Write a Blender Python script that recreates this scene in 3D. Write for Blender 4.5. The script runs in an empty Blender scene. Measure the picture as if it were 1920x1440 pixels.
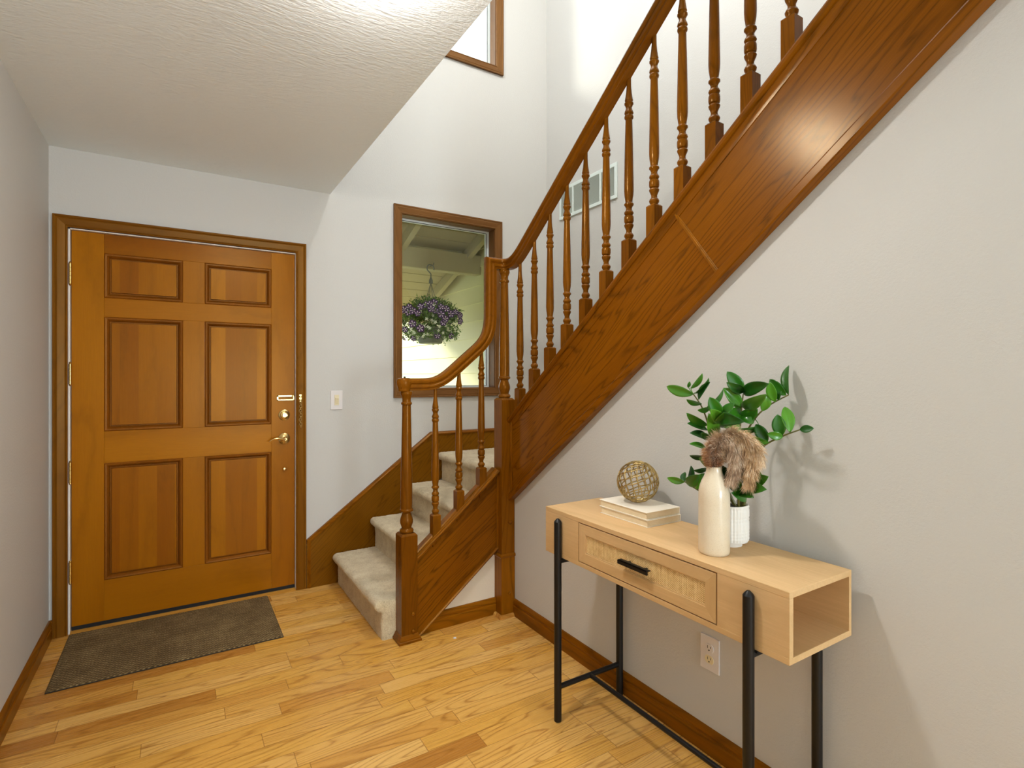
import bpy, bmesh, math, random
from mathutils import Vector, Matrix, noise as mnoise

# ------------------------------------------------------------------ camera, world, lights, exposure
scn = bpy.context.scene
COL = scn.collection
cam_d = bpy.data.cameras.new('camera')
cam = bpy.data.objects.new('camera', cam_d); COL.objects.link(cam)
cam.location = (0.545, -3.46, 1.30)
cam.rotation_euler = (math.radians(90), 0, math.radians(-31.85))
cam_d.sensor_width = 36.0
cam_d.lens = 36.0 * 1006.4 / 1920.0
cam_d.shift_y = -15.9 / 1920.0
cam_d.clip_start = 0.02
scn.camera = cam
scn.view_settings.view_transform = 'Standard'
scn.view_settings.look = 'None'
scn.view_settings.gamma = 1.0
scn.view_settings.use_curve_mapping = False
scn.view_settings.exposure = 0.40
scn.cycles.use_denoising = True
scn.cycles.max_bounces = 10
scn.cycles.diffuse_bounces = 6
scn.cycles.transparent_max_bounces = 12

world = bpy.data.worlds.new('world'); scn.world = world; world.use_nodes = True
wn = world.node_tree.nodes; wl = world.node_tree.links
wn['Background'].inputs['Color'].default_value = (0.86, 0.93, 1.0, 1)
wn['Background'].inputs['Strength'].default_value = 2.2

def light(name, kind, loc, energy, color, rot=(0, 0, 0), **kw):
    d = bpy.data.lights.new(name, kind); d.energy = energy; d.color = color
    for k, v in kw.items(): setattr(d, k, v)
    o = bpy.data.objects.new(name, d); COL.objects.link(o); o.location = loc; o.rotation_euler = rot
    return o
SUN_DIR = Vector((1.0, -0.75, -0.45))
sun = light('sun', 'SUN', (0, 6, 6), 3.6, (1.0, 0.95, 0.86), angle=math.radians(12.0))
sun.rotation_euler = SUN_DIR.to_track_quat('-Z', 'Y').to_euler()
# added area fill behind the camera; no window is built there
light('rear_fill_light', 'AREA', (1.65, -6.9, 1.4), 138, (0.80, 0.91, 1.0), rot=(math.radians(130), 0, math.radians(14)), shape='RECTANGLE', size=0.9, size_y=2.2)
# unseen area fill added to brighten the stairwell; that wall has no window
light('stairwell_fill_light', 'AREA', (1.37, -1.5, 4.2), 56, (0.95, 0.97, 1.0), rot=(0, math.radians(-78), 0), shape='RECTANGLE', size=1.2, size_y=1.6)
LAMP_E = 14.0
STAIR_FILL_E = 32.0

# ------------------------------------------------------------------ node helpers
def s2l(h):
    h = h.lstrip('#'); o = []
    for i in (0, 2, 4):
        c = int(h[i:i+2], 16) / 255
        o.append(c / 12.92 if c <= 0.04045 else ((c + 0.055) / 1.055) ** 2.4)
    return (o[0], o[1], o[2], 1.0)

class NT:
    def __init__(s, name):
        s.m = bpy.data.materials.new(name); s.m.use_nodes = True
        s.t = s.m.node_tree; s.n = s.t.nodes; s.l = s.t.links
        s.b = s.n['Principled BSDF']; s.out = s.n['Material Output']
    def node(s, t, **kw):
        x = s.n.new(t)
        for k, v in kw.items(): setattr(x, k, v)
        return x
    def put(s, sock, v):
        if isinstance(v, bpy.types.NodeSocket): s.l.new(v, sock)
        elif v is not None: sock.default_value = v
    def math(s, op, a, b=None, c=None):
        x = s.node('ShaderNodeMath', operation=op)
        for i, v in enumerate((a, b, c)):
            if v is not None: s.put(x.inputs[i], v)
        return x.outputs[0]
    def coord(s, rand=False):
        tc = s.node('ShaderNodeTexCoord'); v = tc.outputs['Object']
        if rand:
            oi = s.node('ShaderNodeObjectInfo')
            sc = s.node('ShaderNodeVectorMath', operation='SCALE'); sc.inputs[0].default_value = (13.1, 7.7, 9.3)
            s.l.new(oi.outputs['Random'], sc.inputs['Scale'])
            ad = s.node('ShaderNodeVectorMath', operation='ADD'); s.l.new(v, ad.inputs[0]); s.l.new(sc.outputs[0], ad.inputs[1]); v = ad.outputs[0]
        return v
    def mapping(s, v, rot=(0, 0, 0), scale=(1, 1, 1), loc=(0, 0, 0)):
        m = s.node('ShaderNodeMapping'); s.put(m.inputs['Vector'], v)
        m.inputs['Rotation'].default_value = rot; m.inputs['Scale'].default_value = scale; m.inputs['Location'].default_value = loc
        return m.outputs[0]
    def noise(s, v, scale, detail=2, rough=0.5, dist=0.0, out='Fac'):
        x = s.node('ShaderNodeTexNoise'); s.put(x.inputs['Vector'], v)
        x.inputs['Scale'].default_value = scale; x.inputs['Detail'].default_value = detail
        x.inputs['Roughness'].default_value = rough; x.inputs['Distortion'].default_value = dist
        return x.outputs[out]
    def ramp(s, f, stops, interp='LINEAR'):
        x = s.node('ShaderNodeValToRGB'); s.put(x.inputs[0], f); r = x.color_ramp; r.interpolation = interp
        while len(r.elements) < len(stops): r.elements.new(0.5)
        for e, (p, c) in zip(r.elements, stops):
            e.position = p; e.color = c if len(c) == 4 else (*c, 1)
        return x.outputs[0]
    def mix(s, f, a, b, mode='MIX'):
        x = s.node('ShaderNodeMix', data_type='RGBA', blend_type=mode)
        s.put(x.inputs[0], f); s.put(x.inputs[6], a); s.put(x.inputs[7], b)
        return x.outputs[2]
    def bump(s, h, strength=0.2, dist=0.01, normal=None):
        x = s.node('ShaderNodeBump'); x.inputs['Strength'].default_value = strength; x.inputs['Distance'].default_value = dist
        s.put(x.inputs['Height'], h)
        if normal: s.l.new(normal, x.inputs['Normal'])
        s.l.new(x.outputs[0], s.b.inputs['Normal']); return x.outputs[0]
    def sep(s, v):
        x = s.node('ShaderNodeSeparateXYZ'); s.l.new(v, x.inputs[0]); return x.outputs
    def comb(s, a, b, c):
        x = s.node('ShaderNodeCombineXYZ')
        for i, v in enumerate((a, b, c)): s.put(x.inputs[i], v)
        return x.outputs[0]
    def set(s, **kw):
        for k, v in kw.items(): s.put(s.b.inputs[k.replace('_', ' ')], v)
        return s.m

def plain(name, hexc, rough=0.5, metal=0.0, bump=None, **kw):
    t = NT(name); t.set(Base_Color=s2l(hexc), Roughness=rough, Metallic=metal, **kw)
    if bump:
        t.bump(t.noise(t.coord(), bump[0], 3, 0.6), bump[1], bump[2])
    return t.m

GV = (0, 0, 0)
def wood(name, light_c, dark_c, line_c, rot=GV, axis='z', rings=22.0, sc=1.0, rough=0.28, line=0.6, coat=0.18, pore=0.5, rand=True, stave=None, blotch=0.35, stretch=0.16, tint=(1.0, 0.64, 0.26, 1)):
    """oak/fir: contour lines of a long stretched noise make the cathedral grain"""
    t = NT(name); v = t.coord(rand)
    v = t.mapping(v, rot=rot)
    long = {'x': (stretch, 1, 1), 'y': (1, stretch, 1), 'z': (1, 1, stretch)}[axis]
    fine = {'x': (0.03, 1, 1), 'y': (1, 0.03, 1), 'z': (1, 1, 0.03)}[axis]
    vl = t.mapping(v, scale=long); vf = t.mapping(v, scale=fine)
    if stave:   # glued-up staves of slightly different tone across the grain
        xyz = t.sep(v); ax = xyz[stave[0]]
        cell = t.math('FLOOR', t.math('MULTIPLY', ax, 1.0 / stave[1]))
        wn_ = t.node('ShaderNodeTexWhiteNoise', noise_dimensions='1D'); t.l.new(cell, wn_.inputs['W'])
        rv = wn_.outputs['Value']
        off = t.math('MULTIPLY', rv, 5.0)
        ad = t.node('ShaderNodeVectorMath', operation='ADD'); t.l.new(vl, ad.inputs[0]); t.l.new(t.comb(off, off, off), ad.inputs[1]); vl = ad.outputs[0]
    n = t.noise(vl, 3.2 * sc, 1.5, 0.45, 0.25)
    wob = t.noise(t.mapping(v, scale=tuple(a * 2.0 if a < 1 else a for a in long)), 26 * sc, 2, 0.6)
    f = t.math('FRACT', t.math('ADD', t.math('MULTIPLY', n, rings), t.math('MULTIPLY', wob, 0.55)))
    lines = t.ramp(f, [(0.0, (1, 1, 1)), (0.16, (0.15, 0.15, 0.15)), (0.5, (0, 0, 0)), (0.80, (0.15, 0.15, 0.15)), (1.0, (1, 1, 1))])
    por = t.noise(vf, 170 * sc, 3, 0.7)
    porr = t.ramp(por, [(0.42, (0, 0, 0)), (0.62, (1, 1, 1))])
    bl = t.noise(vl, 1.7, 2, 0.5)
    base = t.mix(t.ramp(bl, [(0.3, (0, 0, 0)), (0.7, (1, 1, 1))]), light_c, dark_c) if blotch else light_c
    if stave: base = t.mix(t.math('MULTIPLY', rv, 0.55), base, dark_c)
    lf = t.math('MULTIPLY', lines, t.math('ADD', t.math('MULTIPLY', porr, 0.6), 0.4))
    c = t.mix(t.math('MULTIPLY', lf, line), base, line_c)
    c = t.mix(t.math('MULTIPLY', t.math('SUBTRACT', 1.0, porr), pore * 0.35), c, line_c)
    t.set(Base_Color=c, Roughness=rough, Coat_Weight=0.0, Specular_IOR_Level=0.30 if coat else 0.2, Specular_Tint=tint if coat else (1, .85, .6, 1))
    t.bump(t.math('ADD', t.math('MULTIPLY', lines, -0.5), porr), 0.05, 0.002)
    return t.m

OL, OD, OK = s2l('#925809'), s2l('#784204'), s2l('#321a02')
M = {}
S1 = math.atan(0.82); S2 = math.atan(0.748)
M['oak_x'] = wood('oak_x', OL, OD, OK, axis='x')
M['oak_y'] = wood('oak_y', OL, OD, OK, axis='y')
M['oak_z'] = wood('oak_z', OL, OD, OK, axis='z')
# boards that follow the slope of the stairs
M['oak_s1'] = wood('oak_slope_lower', OL, OD, OK, rot=(0, S1, 0), axis='x', line=0.85, rings=26, sc=2.3, stretch=0.085, rand=False)
M['oak_s2'] = wood('oak_slope_upper', OL, OD, OK, rot=(S2, 0, 0), axis='y', line=0.72, rings=26, sc=2.2, stretch=0.075, rand=False, rough=0.25, tint=(1.0, 0.80, 0.5, 1))
M['oak_rail'] = wood('oak_rail', s2l('#8a520a'), s2l('#723f05'), OK, rot=(S2, 0, 0), axis='y', line=0.3, rings=14, sc=1.6, rand=False, rough=0.25)
M['oak_bal'] = wood('oak_turned', s2l('#875009'), s2l('#6c3c05'), OK, axis='z', line=0.45, rings=24, sc=1.5, rough=0.22)
M['oak_skirt'] = wood('oak_skirt', s2l('#8f5d10'), s2l('#764907'), OK, rot=(0, S1 + 0.1, 0), axis='x', line=0.6, rings=24, sc=2.2, stretch=0.085, rand=False)
M['casing'] = wood('casing_wood', s2l('#80500e'), s2l('#6c3f08'), s2l('#3f210a'), axis='z', line=0.35, rings=16, rough=0.33)
M['casing_x'] = wood('casing_wood_x', s2l('#80500e'), s2l('#6c3f08'), s2l('#3f210a'), axis='x', line=0.35, rings=16, rough=0.33)
M['wcasing'] = wood('window_wood', s2l('#7c5530'), s2l('#694524'), s2l('#3c2410'), axis='z', line=0.35, rings=16, rough=0.38)
M['wcasing_x'] = wood('window_wood_x', s2l('#7c5530'), s2l('#694524'), s2l('#3c2410'), axis='x', line=0.35, rings=16, rough=0.38)
DL, DD, DK = s2l('#b06e08'), s2l('#834506'), s2l('#482302')
M['oak_pale'] = wood('oak_pale', s2l('#c8923e'), s2l('#b67e2e'), s2l('#7c4c16'), axis='x', line=0.5, rings=20, rough=0.35)
M['door_v'] = wood('door_wood', DL, DD, DK, axis='z', line=0.28, rings=5, sc=1.2, rough=0.30, coat=0.2, rand=False, pore=0.25)
M['door_h'] = wood('door_wood_x', DL, DD, DK, axis='x', line=0.28, rings=5, sc=1.2, rough=0.30, coat=0.2, rand=False, pore=0.25)
M['door_panel'] = wood('door_panel_wood', DL, DD, DK, axis='z', line=0.28, rings=5, sc=1.2, rough=0.30, coat=0.2, rand=False, pore=0.25, stave=(0, 0.082))
M['door_mould'] = wood('door_moulding', s2l('#8a4e10'), s2l('#74400e'), s2l('#341804'), axis='z', line=0.3, rings=5, rough=0.35, rand=False)
TL, TD, TK = s2l('#dab686'), s2l('#cda874'), s2l('#a88352')
M['table_y'] = wood('table_veneer', TL, TD, TK, axis='y', line=0.35, rings=8, rough=0.45, coat=0.0, rand=False, pore=0.5)
M['brass'] = plain('brass', '#d6b878', 0.24, 1.0)
M['gold'] = plain('antique_gold', '#b89f68', 0.3, 1.0, bump=(300, 0.6, 0.002))
M['black'] = plain('black_metal', '#0b0b0c', 0.42, 0.2)
M['rubber'] = plain('black_rubber', '#08080a', 0.7)
M['white_paint'] = plain('white_paint', '#e8e2da', 0.5)
M['vinyl'] = plain('white_vinyl', '#dfe8e6', 0.35)
M['plate'] = plain('plate_white', '#dcd8d6', 0.35)
M['almond'] = plain('almond_plastic', '#e0d4b0', 0.35)
M['vent'] = plain('vent_enamel', '#d9e4df', 0.4)
M['dark'] = plain('hollow_shade', '#141210', 0.8)  # near-black colour stands in for the shade inside slots and gaps

def wallmat(name, hexc, scale, st, dist=0.004, aniso=(1, 1, 1), rough=0.62):
    t = NT(name); v = t.mapping(t.coord(), scale=aniso)
    a = t.noise(v, scale, 3, 0.55); b = t.noise(v, scale * 3.1, 2, 0.5)
    t.set(Base_Color=s2l(hexc), Roughness=rough); t.bump(t.math('ADD', a, t.math('MULTIPLY', b, 0.4)), st, dist)
    return t.m
M['wall'] = wallmat('wall_paint', '#c8c7c2', 120, 0.30, 0.003)
M['ceiling'] = wallmat('ceiling_paint', '#e9f0f2', 42, 0.45, 0.006, aniso=(0.8, 2.2, 1), rough=0.5)
M['cream'] = wallmat('cream_wall_paint', '#e2d7c2', 90, 0.25, 0.003)

def carpet():
    t = NT('carpet'); v = t.coord()
    a = t.noise(v, 170, 3, 0.7); b = t.noise(v, 16, 3, 0.6); c_ = t.noise(v, 480, 2, 0.6)
    f = t.math('ADD', t.math('MULTIPLY', a, 0.6), t.math('MULTIPLY', b, 0.4))
    c = t.ramp(f, [(0.32, s2l('#c4ad7e')), (0.5, s2l('#ead6ac')), (0.66, s2l('#fbeecb'))])
    t.set(Base_Color=c, Roughness=0.95, Sheen_Weight=0.35, Sheen_Roughness=0.5)
    t.bump(t.math('ADD', a, t.math('MULTIPLY', c_, 0.7)), 0.9, 0.008); return t.m
M['carpet'] = carpet()

def floor_mat():
    t = NT('oak_floor'); v = t.coord(); x, y, z = t.sep(v)
    W = 0.0815
    y = t.math('ADD', y, 0.0215)
    row = t.math('FLOOR', t.math('DIVIDE', y, W))
    w1 = t.node('ShaderNodeTexWhiteNoise', noise_dimensions='1D'); t.l.new(row, w1.inputs['W'])
    L = t.math('ADD', 0.42, t.math('MULTIPLY', w1.outputs['Value'], 0.6))
    xo = t.math('ADD', x, t.math('MULTIPLY', w1.outputs['Value'], 9.7))
    q = t.math('DIVIDE', xo, L); cell = t.math('FLOOR', q)
    w2 = t.node('ShaderNodeTexWhiteNoise', noise_dimensions='2D'); t.l.new(t.comb(cell, row, 0.0), w2.inputs['Vector'])
    r = w2.outputs['Value']; rc = t.sep(w2.outputs['Color'])
    off = t.comb(t.math('MULTIPLY', rc[0], 30), t.math('MULTIPLY', rc[1], 30), t.math('MULTIPLY', rc[2], 30))
    ad = t.node('ShaderNodeVectorMath', operation='ADD'); t.l.new(v, ad.inputs[0]); t.l.new(off, ad.inputs[1]); pv = ad.outputs[0]
    n = t.noise(t.mapping(pv, scale=(0.11, 1, 1)), 7.5, 1.5, 0.45, 0.3)
    wob = t.noise(t.mapping(pv, scale=(0.3, 1, 1)), 50, 2, 0.6)
    f = t.math('FRACT', t.math('ADD', t.math('MULTIPLY', n, 20), t.math('MULTIPLY', wob, 0.3)))
    lines = t.ramp(f, [(0, (1, 1, 1)), (0.14, (0.25, 0.25, 0.25)), (0.4, (0, 0, 0)), (0.82, (0.1, 0.1, 0.1)), (1, (1, 1, 1))])
    por = t.ramp(t.noise(t.mapping(pv, scale=(0.03, 1, 1)), 230, 3, 0.7), [(0.4, (0, 0, 0)), (0.65, (1, 1, 1))])
    base = t.ramp(r, [(0.0, s2l('#dfae58')), (0.3, s2l('#d7a046')), (0.55, s2l('#e6b96c')), (0.8, s2l('#d9a654')), (0.93, s2l('#cc9444')), (1.0, s2l('#ac7230'))])
    c = t.mix(t.math('MULTIPLY', t.math('MULTIPLY', lines, t.math('ADD', 0.35, t.math('MULTIPLY', por, 0.65))), 0.95), base, s2l('#8f5718'))
    c = t.mix(t.math('MULTIPLY', por, 0.16), c, s2l('#a86e30'))
    # joints
    fy = t.math('FRACT', t.math('DIVIDE', y, W)); ey = t.math('MULTIPLY', t.math('MINIMUM', fy, t.math('SUBTRACT', 1.0, fy)), W)
    fx = t.math('FRACT', q); ex = t.math('MULTIPLY', t.math('MULTIPLY', t.math('MINIMUM', fx, t.math('SUBTRACT', 1.0, fx)), L), 0.8)
    e = t.math('MINIMUM', ex, ey)
    j = t.ramp(t.math('MULTIPLY', e, 500.0), [(0.25, (1, 1, 1)), (0.75, (0, 0, 0))])
    c = t.mix(t.math('MULTIPLY', j, 0.6), c, s2l('#6a3c14'))
    t.set(Base_Color=c, Roughness=t.math('ADD', 0.25, t.math('MULTIPLY', por, 0.08)), Specular_IOR_Level=0.35, Specular_Tint=(1, 0.85, 0.6, 1))
    t.bump(t.math('SUBTRACT', t.math('MULTIPLY', por, 0.15), j), 0.15, 0.002); return t.m
M['floor'] = floor_mat()

def mat_mat():
    t = NT('doormat_pile'); v = t.coord(); x, y, z = t.sep(v)
    a = t.noise(v, 150, 4, 0.8); b = t.noise(v, 7, 3, 0.6)
    wx = t.math('SINE', t.math('MULTIPLY', x, 300)); wy = t.math('SINE', t.math('MULTIPLY', y, 300))
    w = t.math('MULTIPLY', wx, wy)
    f = t.math('ADD', t.math('ADD', t.math('MULTIPLY', a, 0.75), t.math('MULTIPLY', b, 0.3)), t.math('MULTIPLY', w, 0.13))
    t.set(Base_Color=t.ramp(f, [(0.36, s2l('#453517')), (0.55, s2l('#6e5833')), (0.72, s2l('#a08c60'))]), Roughness=0.95)
    t.bump(t.math('ADD', a, t.math('MULTIPLY', w, 0.3)), 0.7, 0.004); return t.m
M['doormat'] = mat_mat()

def rattan():
    t = NT('rattan'); v = t.coord(); x, y, z = t.sep(v)
    wy = t.math('SINE', t.math('MULTIPLY', y, 1150)); wz = t.math('SINE', t.math('MULTIPLY', z, 1150))
    w = t.math('MULTIPLY', wy, wz)
    n = t.noise(v, 60, 3, 0.6)
    nl = t.noise(t.mapping(v, scale=(1, 1, 0.05)), 260, 2, 0.5)
    f = t.math('ADD', t.math('MULTIPLY', w, 0.42), t.math('ADD', t.math('MULTIPLY', n, 0.5), t.math('MULTIPLY', nl, 0.5)))
    t.set(Base_Color=t.ramp(f, [(0.12, s2l('#9a6a30')), (0.4, s2l('#e0b470')), (0.75, s2l('#fbe0aa'))]), Roughness=0.6)
    t.bump(w, 0.6, 0.0015); return t.m
M['rattan'] = rattan()

def vase_mat():
    t = NT('speckled_glaze'); v = t.coord()
    sp = t.ramp(t.noise(v, 620, 2, 0.5), [(0.60, (0, 0, 0)), (0.72, (1, 1, 1))])
    bl = t.noise(v, 14, 3, 0.6)
    c = t.mix(bl, s2l('#e6dac2'), s2l('#d5c4a6'))
    c = t.mix(t.math('MULTIPLY', sp, 0.55), c, s2l('#a98b62'))
    t.set(Base_Color=c, Roughness=0.3, Coat_Weight=0.4, Coat_Roughness=0.15); return t.m
M['vase'] = vase_mat()
M['pot'] = plain('pot_ceramic', '#e9e5dc', 0.55)
M['soil'] = plain('soil', '#1c130b', 0.95, bump=(90, 0.9, 0.01))
M['stem'] = plain('plant_stem', '#5e5a24', 0.5)

def leaf_mat():
    t = NT('zz_leaf'); v = t.coord()
    oi = t.node('ShaderNodeObjectInfo')
    c = t.ramp(oi.outputs['Random'], [(0.0, s2l('#1c5216')), (0.35, s2l('#347a16')), (0.7, s2l('#4c941c')), (0.9, s2l('#66a82c')), (1.0, s2l('#22601c'))])
    c = t.mix(t.math('MULTIPLY', t.noise(v, 22, 2, 0.5), 0.3), c, s2l('#163c10'))
    t.set(Base_Color=c, Roughness=0.3, Coat_Weight=0.25)
    t.b.inputs['Transmission Weight'].default_value = 0.0
    tr = t.node('ShaderNodeBsdfTranslucent'); t.l.new(c, tr.inputs['Color'])
    mx = t.node('ShaderNodeMixShader'); mx.inputs[0].default_value = 0.18
    t.l.new(t.b.outputs[0], mx.inputs[1]); t.l.new(tr.outputs[0], mx.inputs[2]); t.l.new(mx.outputs[0], t.out.inputs['Surface'])
    return t.m
M['leaf'] = leaf_mat()

def pampas_mat(name, a, b, c_):
    t = NT(name); v = t.coord()
    f = t.noise(v, 45, 3, 0.7)
    t.set(Base_Color=t.ramp(f, [(0.3, s2l(a)), (0.5, s2l(b)), (0.68, s2l(c_))]), Roughness=0.85, Sheen_Weight=0.3); return t.m
M['pampas_brown'] = pampas_mat('pampas_brown', '#75441e', '#b8834f', '#dcb788')
M['pampas_tan'] = pampas_mat('pampas_tan', '#a98458', '#dab78a', '#f6e4c6')
M['pampas_grey'] = pampas_mat('pampas_grey', '#94795f', '#c6a88a', '#ecdac0')

def page_mat():
    t = NT('book_pages'); x, y, z = t.sep(t.coord())
    f = t.noise(t.mapping(t.coord(), scale=(0.1, 0.1, 1)), 900, 2, 0.6)
    t.set(Base_Color=t.mix(f, s2l('#f2e4c6'), s2l('#d9c49c')), Roughness=0.8); return t.m
M['pages'] = page_mat()
M['cover'] = plain('book_cover', '#efe7d6', 0.55)

def glass():
    t = NT('window_glass')
    tr = t.node('ShaderNodeBsdfTransparent'); tr.inputs[0].default_value = (0.96, 0.98, 0.97, 1)
    gl = t.node('ShaderNodeBsdfGlossy'); gl.inputs['Roughness'].default_value = 0.0
    fr = t.node('ShaderNodeFresnel'); fr.inputs[0].default_value = 1.45
    mx = t.node('ShaderNodeMixShader'); t.l.new(t.math('MULTIPLY', fr.outputs[0], 0.6), mx.inputs[0])
    t.l.new(tr.outputs[0], mx.inputs[1]); t.l.new(gl.outputs[0], mx.inputs[2]); t.l.new(mx.outputs[0], t.out.inputs['Surface']); return t.m
M['glass'] = glass()
def emit(name, col, st):
    t = NT(name); t.set(Base_Color=(0.9, 0.9, 0.88, 1), Emission_Color=(*col, 1), Emission_Strength=st); return t.m
M['porch_paint'] = plain('porch_paint', '#b5a87c', 0.6, bump=(60, 0.2, 0.004))
M['siding'] = plain('siding_paint', '#e6dfae', 0.55, bump=(50, 0.15, 0.004))
M['porch_board'] = plain('porch_board_paint', '#ab9e72', 0.65, bump=(40, 0.3, 0.005))
M['concrete'] = plain('concrete', '#a8a49a', 0.9, bump=(30, 0.4, 0.006))
M['grass'] = plain('lawn', '#4d6b2c', 0.95, bump=(60, 0.8, 0.02))
M['pot_grey'] = plain('basket_plastic', '#6f7264', 0.55)
M['petal'] = plain('petunia_purple', '#3e1c50', 0.6)
M['petal_star'] = plain('petunia_star', '#dcc4dc', 0.6)
M['petal_white'] = plain('bacopa_white', '#eef0d6', 0.6)
def basket_leaf():
    t = NT('basket_foliage'); v = t.coord()
    t.set(Base_Color=t.ramp(t.noise(v, 30, 2, 0.6), [(0.3, s2l('#2f4a16')), (0.5, s2l('#587a2c')), (0.7, s2l('#86a848'))]), Roughness=0.6)
    return t.m
M['basket_leaf'] = basket_leaf()

# ------------------------------------------------------------------ mesh helpers
class MB:
    """collects shapes in world coordinates and links them as ONE mesh object"""
    def __init__(s): s.v = []; s.f = []; s.mi = []
    def add(s, vs, fs, mi=0):
        o = len(s.v); s.v += [tuple(p) for p in vs]; s.f += [tuple(i + o for i in f) for f in fs]; s.mi += [mi] * len(fs); return s
    def box(s, x0, x1, y0, y1, z0, z1, mi=0):
        vs = [(x, y, z) for z in (z0, z1) for y in (y0, y1) for x in (x0, x1)]
        return s.add(vs, [(0, 2, 3, 1), (4, 5, 7, 6), (0, 1, 5, 4), (2, 6, 7, 3), (0, 4, 6, 2), (1, 3, 7, 5)], mi)
    def prism(s, poly, axis, a, b, mi=0):
        """poly of 2-D points extruded along axis from a to b; poly is (y,z), (x,z) or (x,y)"""
        def P(p, t): return {'x': (t, p[0], p[1]), 'y': (p[0], t, p[1]), 'z': (p[0], p[1], t)}[axis]
        n = len(poly); vs = [P(p, a) for p in poly] + [P(p, b) for p in poly]
        fs = [tuple(range(n))[::-1], tuple(range(n, 2 * n))] + [(i, (i + 1) % n, n + (i + 1) % n, n + i) for i in range(n)]
        return s.add(vs, fs, mi)
    def lathe(s, prof, c, seg=20, cap=True, mi=0, axis='z'):
        cx, cy, cz = c; vs = []
        for r, h in prof:
            for k in range(seg):
                a = 2 * math.pi * k / seg; p = (r * math.cos(a), r * math.sin(a), h)
                if axis == 'y': p = (p[0], p[2], p[1])
                if axis == 'x': p = (p[2], p[0], p[1])
                vs.append((cx + p[0], cy + p[1], cz + p[2]))
        m = len(prof); fs = []
        for i in range(m - 1):
            for k in range(seg):
                k2 = (k + 1) % seg; fs.append((i * seg + k, i * seg + k2, (i + 1) * seg + k2, (i + 1) * seg + k))
        if cap: fs += [tuple(range(seg))[::-1], tuple(range((m - 1) * seg, m * seg))]
        return s.add(vs, fs, mi)
    def tube(s, pts, r, seg=8, mi=0, cap=True):
        pts = [Vector(p) for p in pts]; n = len(pts)
        rr = r if isinstance(r, (list, tuple)) else [r] * n
        up = Vector((0, 0, 1)); vs = []; prev = None
        for i, p in enumerate(pts):
            t = (pts[min(i + 1, n - 1)] - pts[max(i - 1, 0)]).normalized()
            if prev is None:
                a = t.cross(up)
                if a.length < 1e-3: a = t.cross(Vector((1, 0, 0)))
                a.normalize()
            else: a = (prev - t * prev.dot(t)).normalized()
            prev = a; b = t.cross(a)
            for k in range(seg):
                q = 2 * math.pi * k / seg; vs.append(p + (a * math.cos(q) + b * math.sin(q)) * rr[i])
        fs = [(i * seg + k, i * seg + (k + 1) % seg, (i + 1) * seg + (k + 1) % seg, (i + 1) * seg + k) for i in range(n - 1) for k in range(seg)]
        if cap: fs += [tuple(range(seg))[::-1], tuple(range((n - 1) * seg, n * seg))]
        return s.add(vs, fs, mi)
    def sweep(s, frames, prof, mi=0):
        """frames: list of (point, side, normal); prof: closed list of (across, up)"""
        n = len(prof); vs = []
        for p, a, b in frames: vs += [p + a * u + b * w for u, w in prof]
        fs = [(i * n + k, i * n + (k + 1) % n, (i + 1) * n + (k + 1) % n, (i + 1) * n + k) for i in range(len(frames) - 1) for k in range(n)]
        fs += [tuple(range(n))[::-1], tuple(range((len(frames) - 1) * n, len(frames) * n))]
        return s.add(vs, fs, mi)
    def build(s, name, mat, parent=None, smooth=False, bevel=0, bseg=2, angle=35):
        me = bpy.data.meshes.new(name)
        org = parent_origin(parent)
        me.from_pydata([(x - org[0], y - org[1], z - org[2]) for x, y, z in s.v], [], s.f)
        mats = mat if isinstance(mat, (list, tuple)) else [mat]
        for m in mats: me.materials.append(m)
        for p, i in zip(me.polygons, s.mi): p.material_index = i
        bm = bmesh.new(); bm.from_mesh(me); bmesh.ops.recalc_face_normals(bm, faces=bm.faces); bm.to_mesh(me); bm.free()
        o = bpy.data.objects.new(name, me); COL.objects.link(o)
        if parent: o.parent = parent
        if bevel:
            md = o.modifiers.new('bevel', 'BEVEL'); md.width = bevel; md.segments = bseg; md.limit_method = 'ANGLE'; md.angle_limit = math.radians(40)
            md.harden_normals = False
        if smooth:
            for p in me.polygons: p.use_smooth = True
            bm = bmesh.new(); bm.from_mesh(me)
            for e in bm.edges:
                if len(e.link_faces) == 2 and e.calc_face_angle(0) > math.radians(angle): e.smooth = False
            bm.to_mesh(me); bm.free()
        return o

def parent_origin(p):
    v = Vector((0, 0, 0))
    while p is not None: v = v + p.location; p = p.parent
    return v
def tag(o, label=None, cat=None, group=None, kind=None):
    if label: o['label'] = label
    if cat: o['category'] = cat
    if group: o['group'] = group
    if kind: o['kind'] = kind
    return o
def thing(name, loc, label=None, cat=None, group=None, kind=None):
    o = bpy.data.objects.new(name, None); COL.objects.link(o); o.location = loc; o.empty_display_size = 0.05
    return tag(o, label, cat, group, kind)
def struct(name, mb, mat, label=None, **kw):
    o = mb.build(name, mat, **kw); return tag(o, label, None, None, 'structure')
def copy_tree(o, parent=None):
    c = o.copy(); COL.objects.link(c); c.parent = parent
    for ch in list(o.children): copy_tree(ch, c)
    return c

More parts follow.
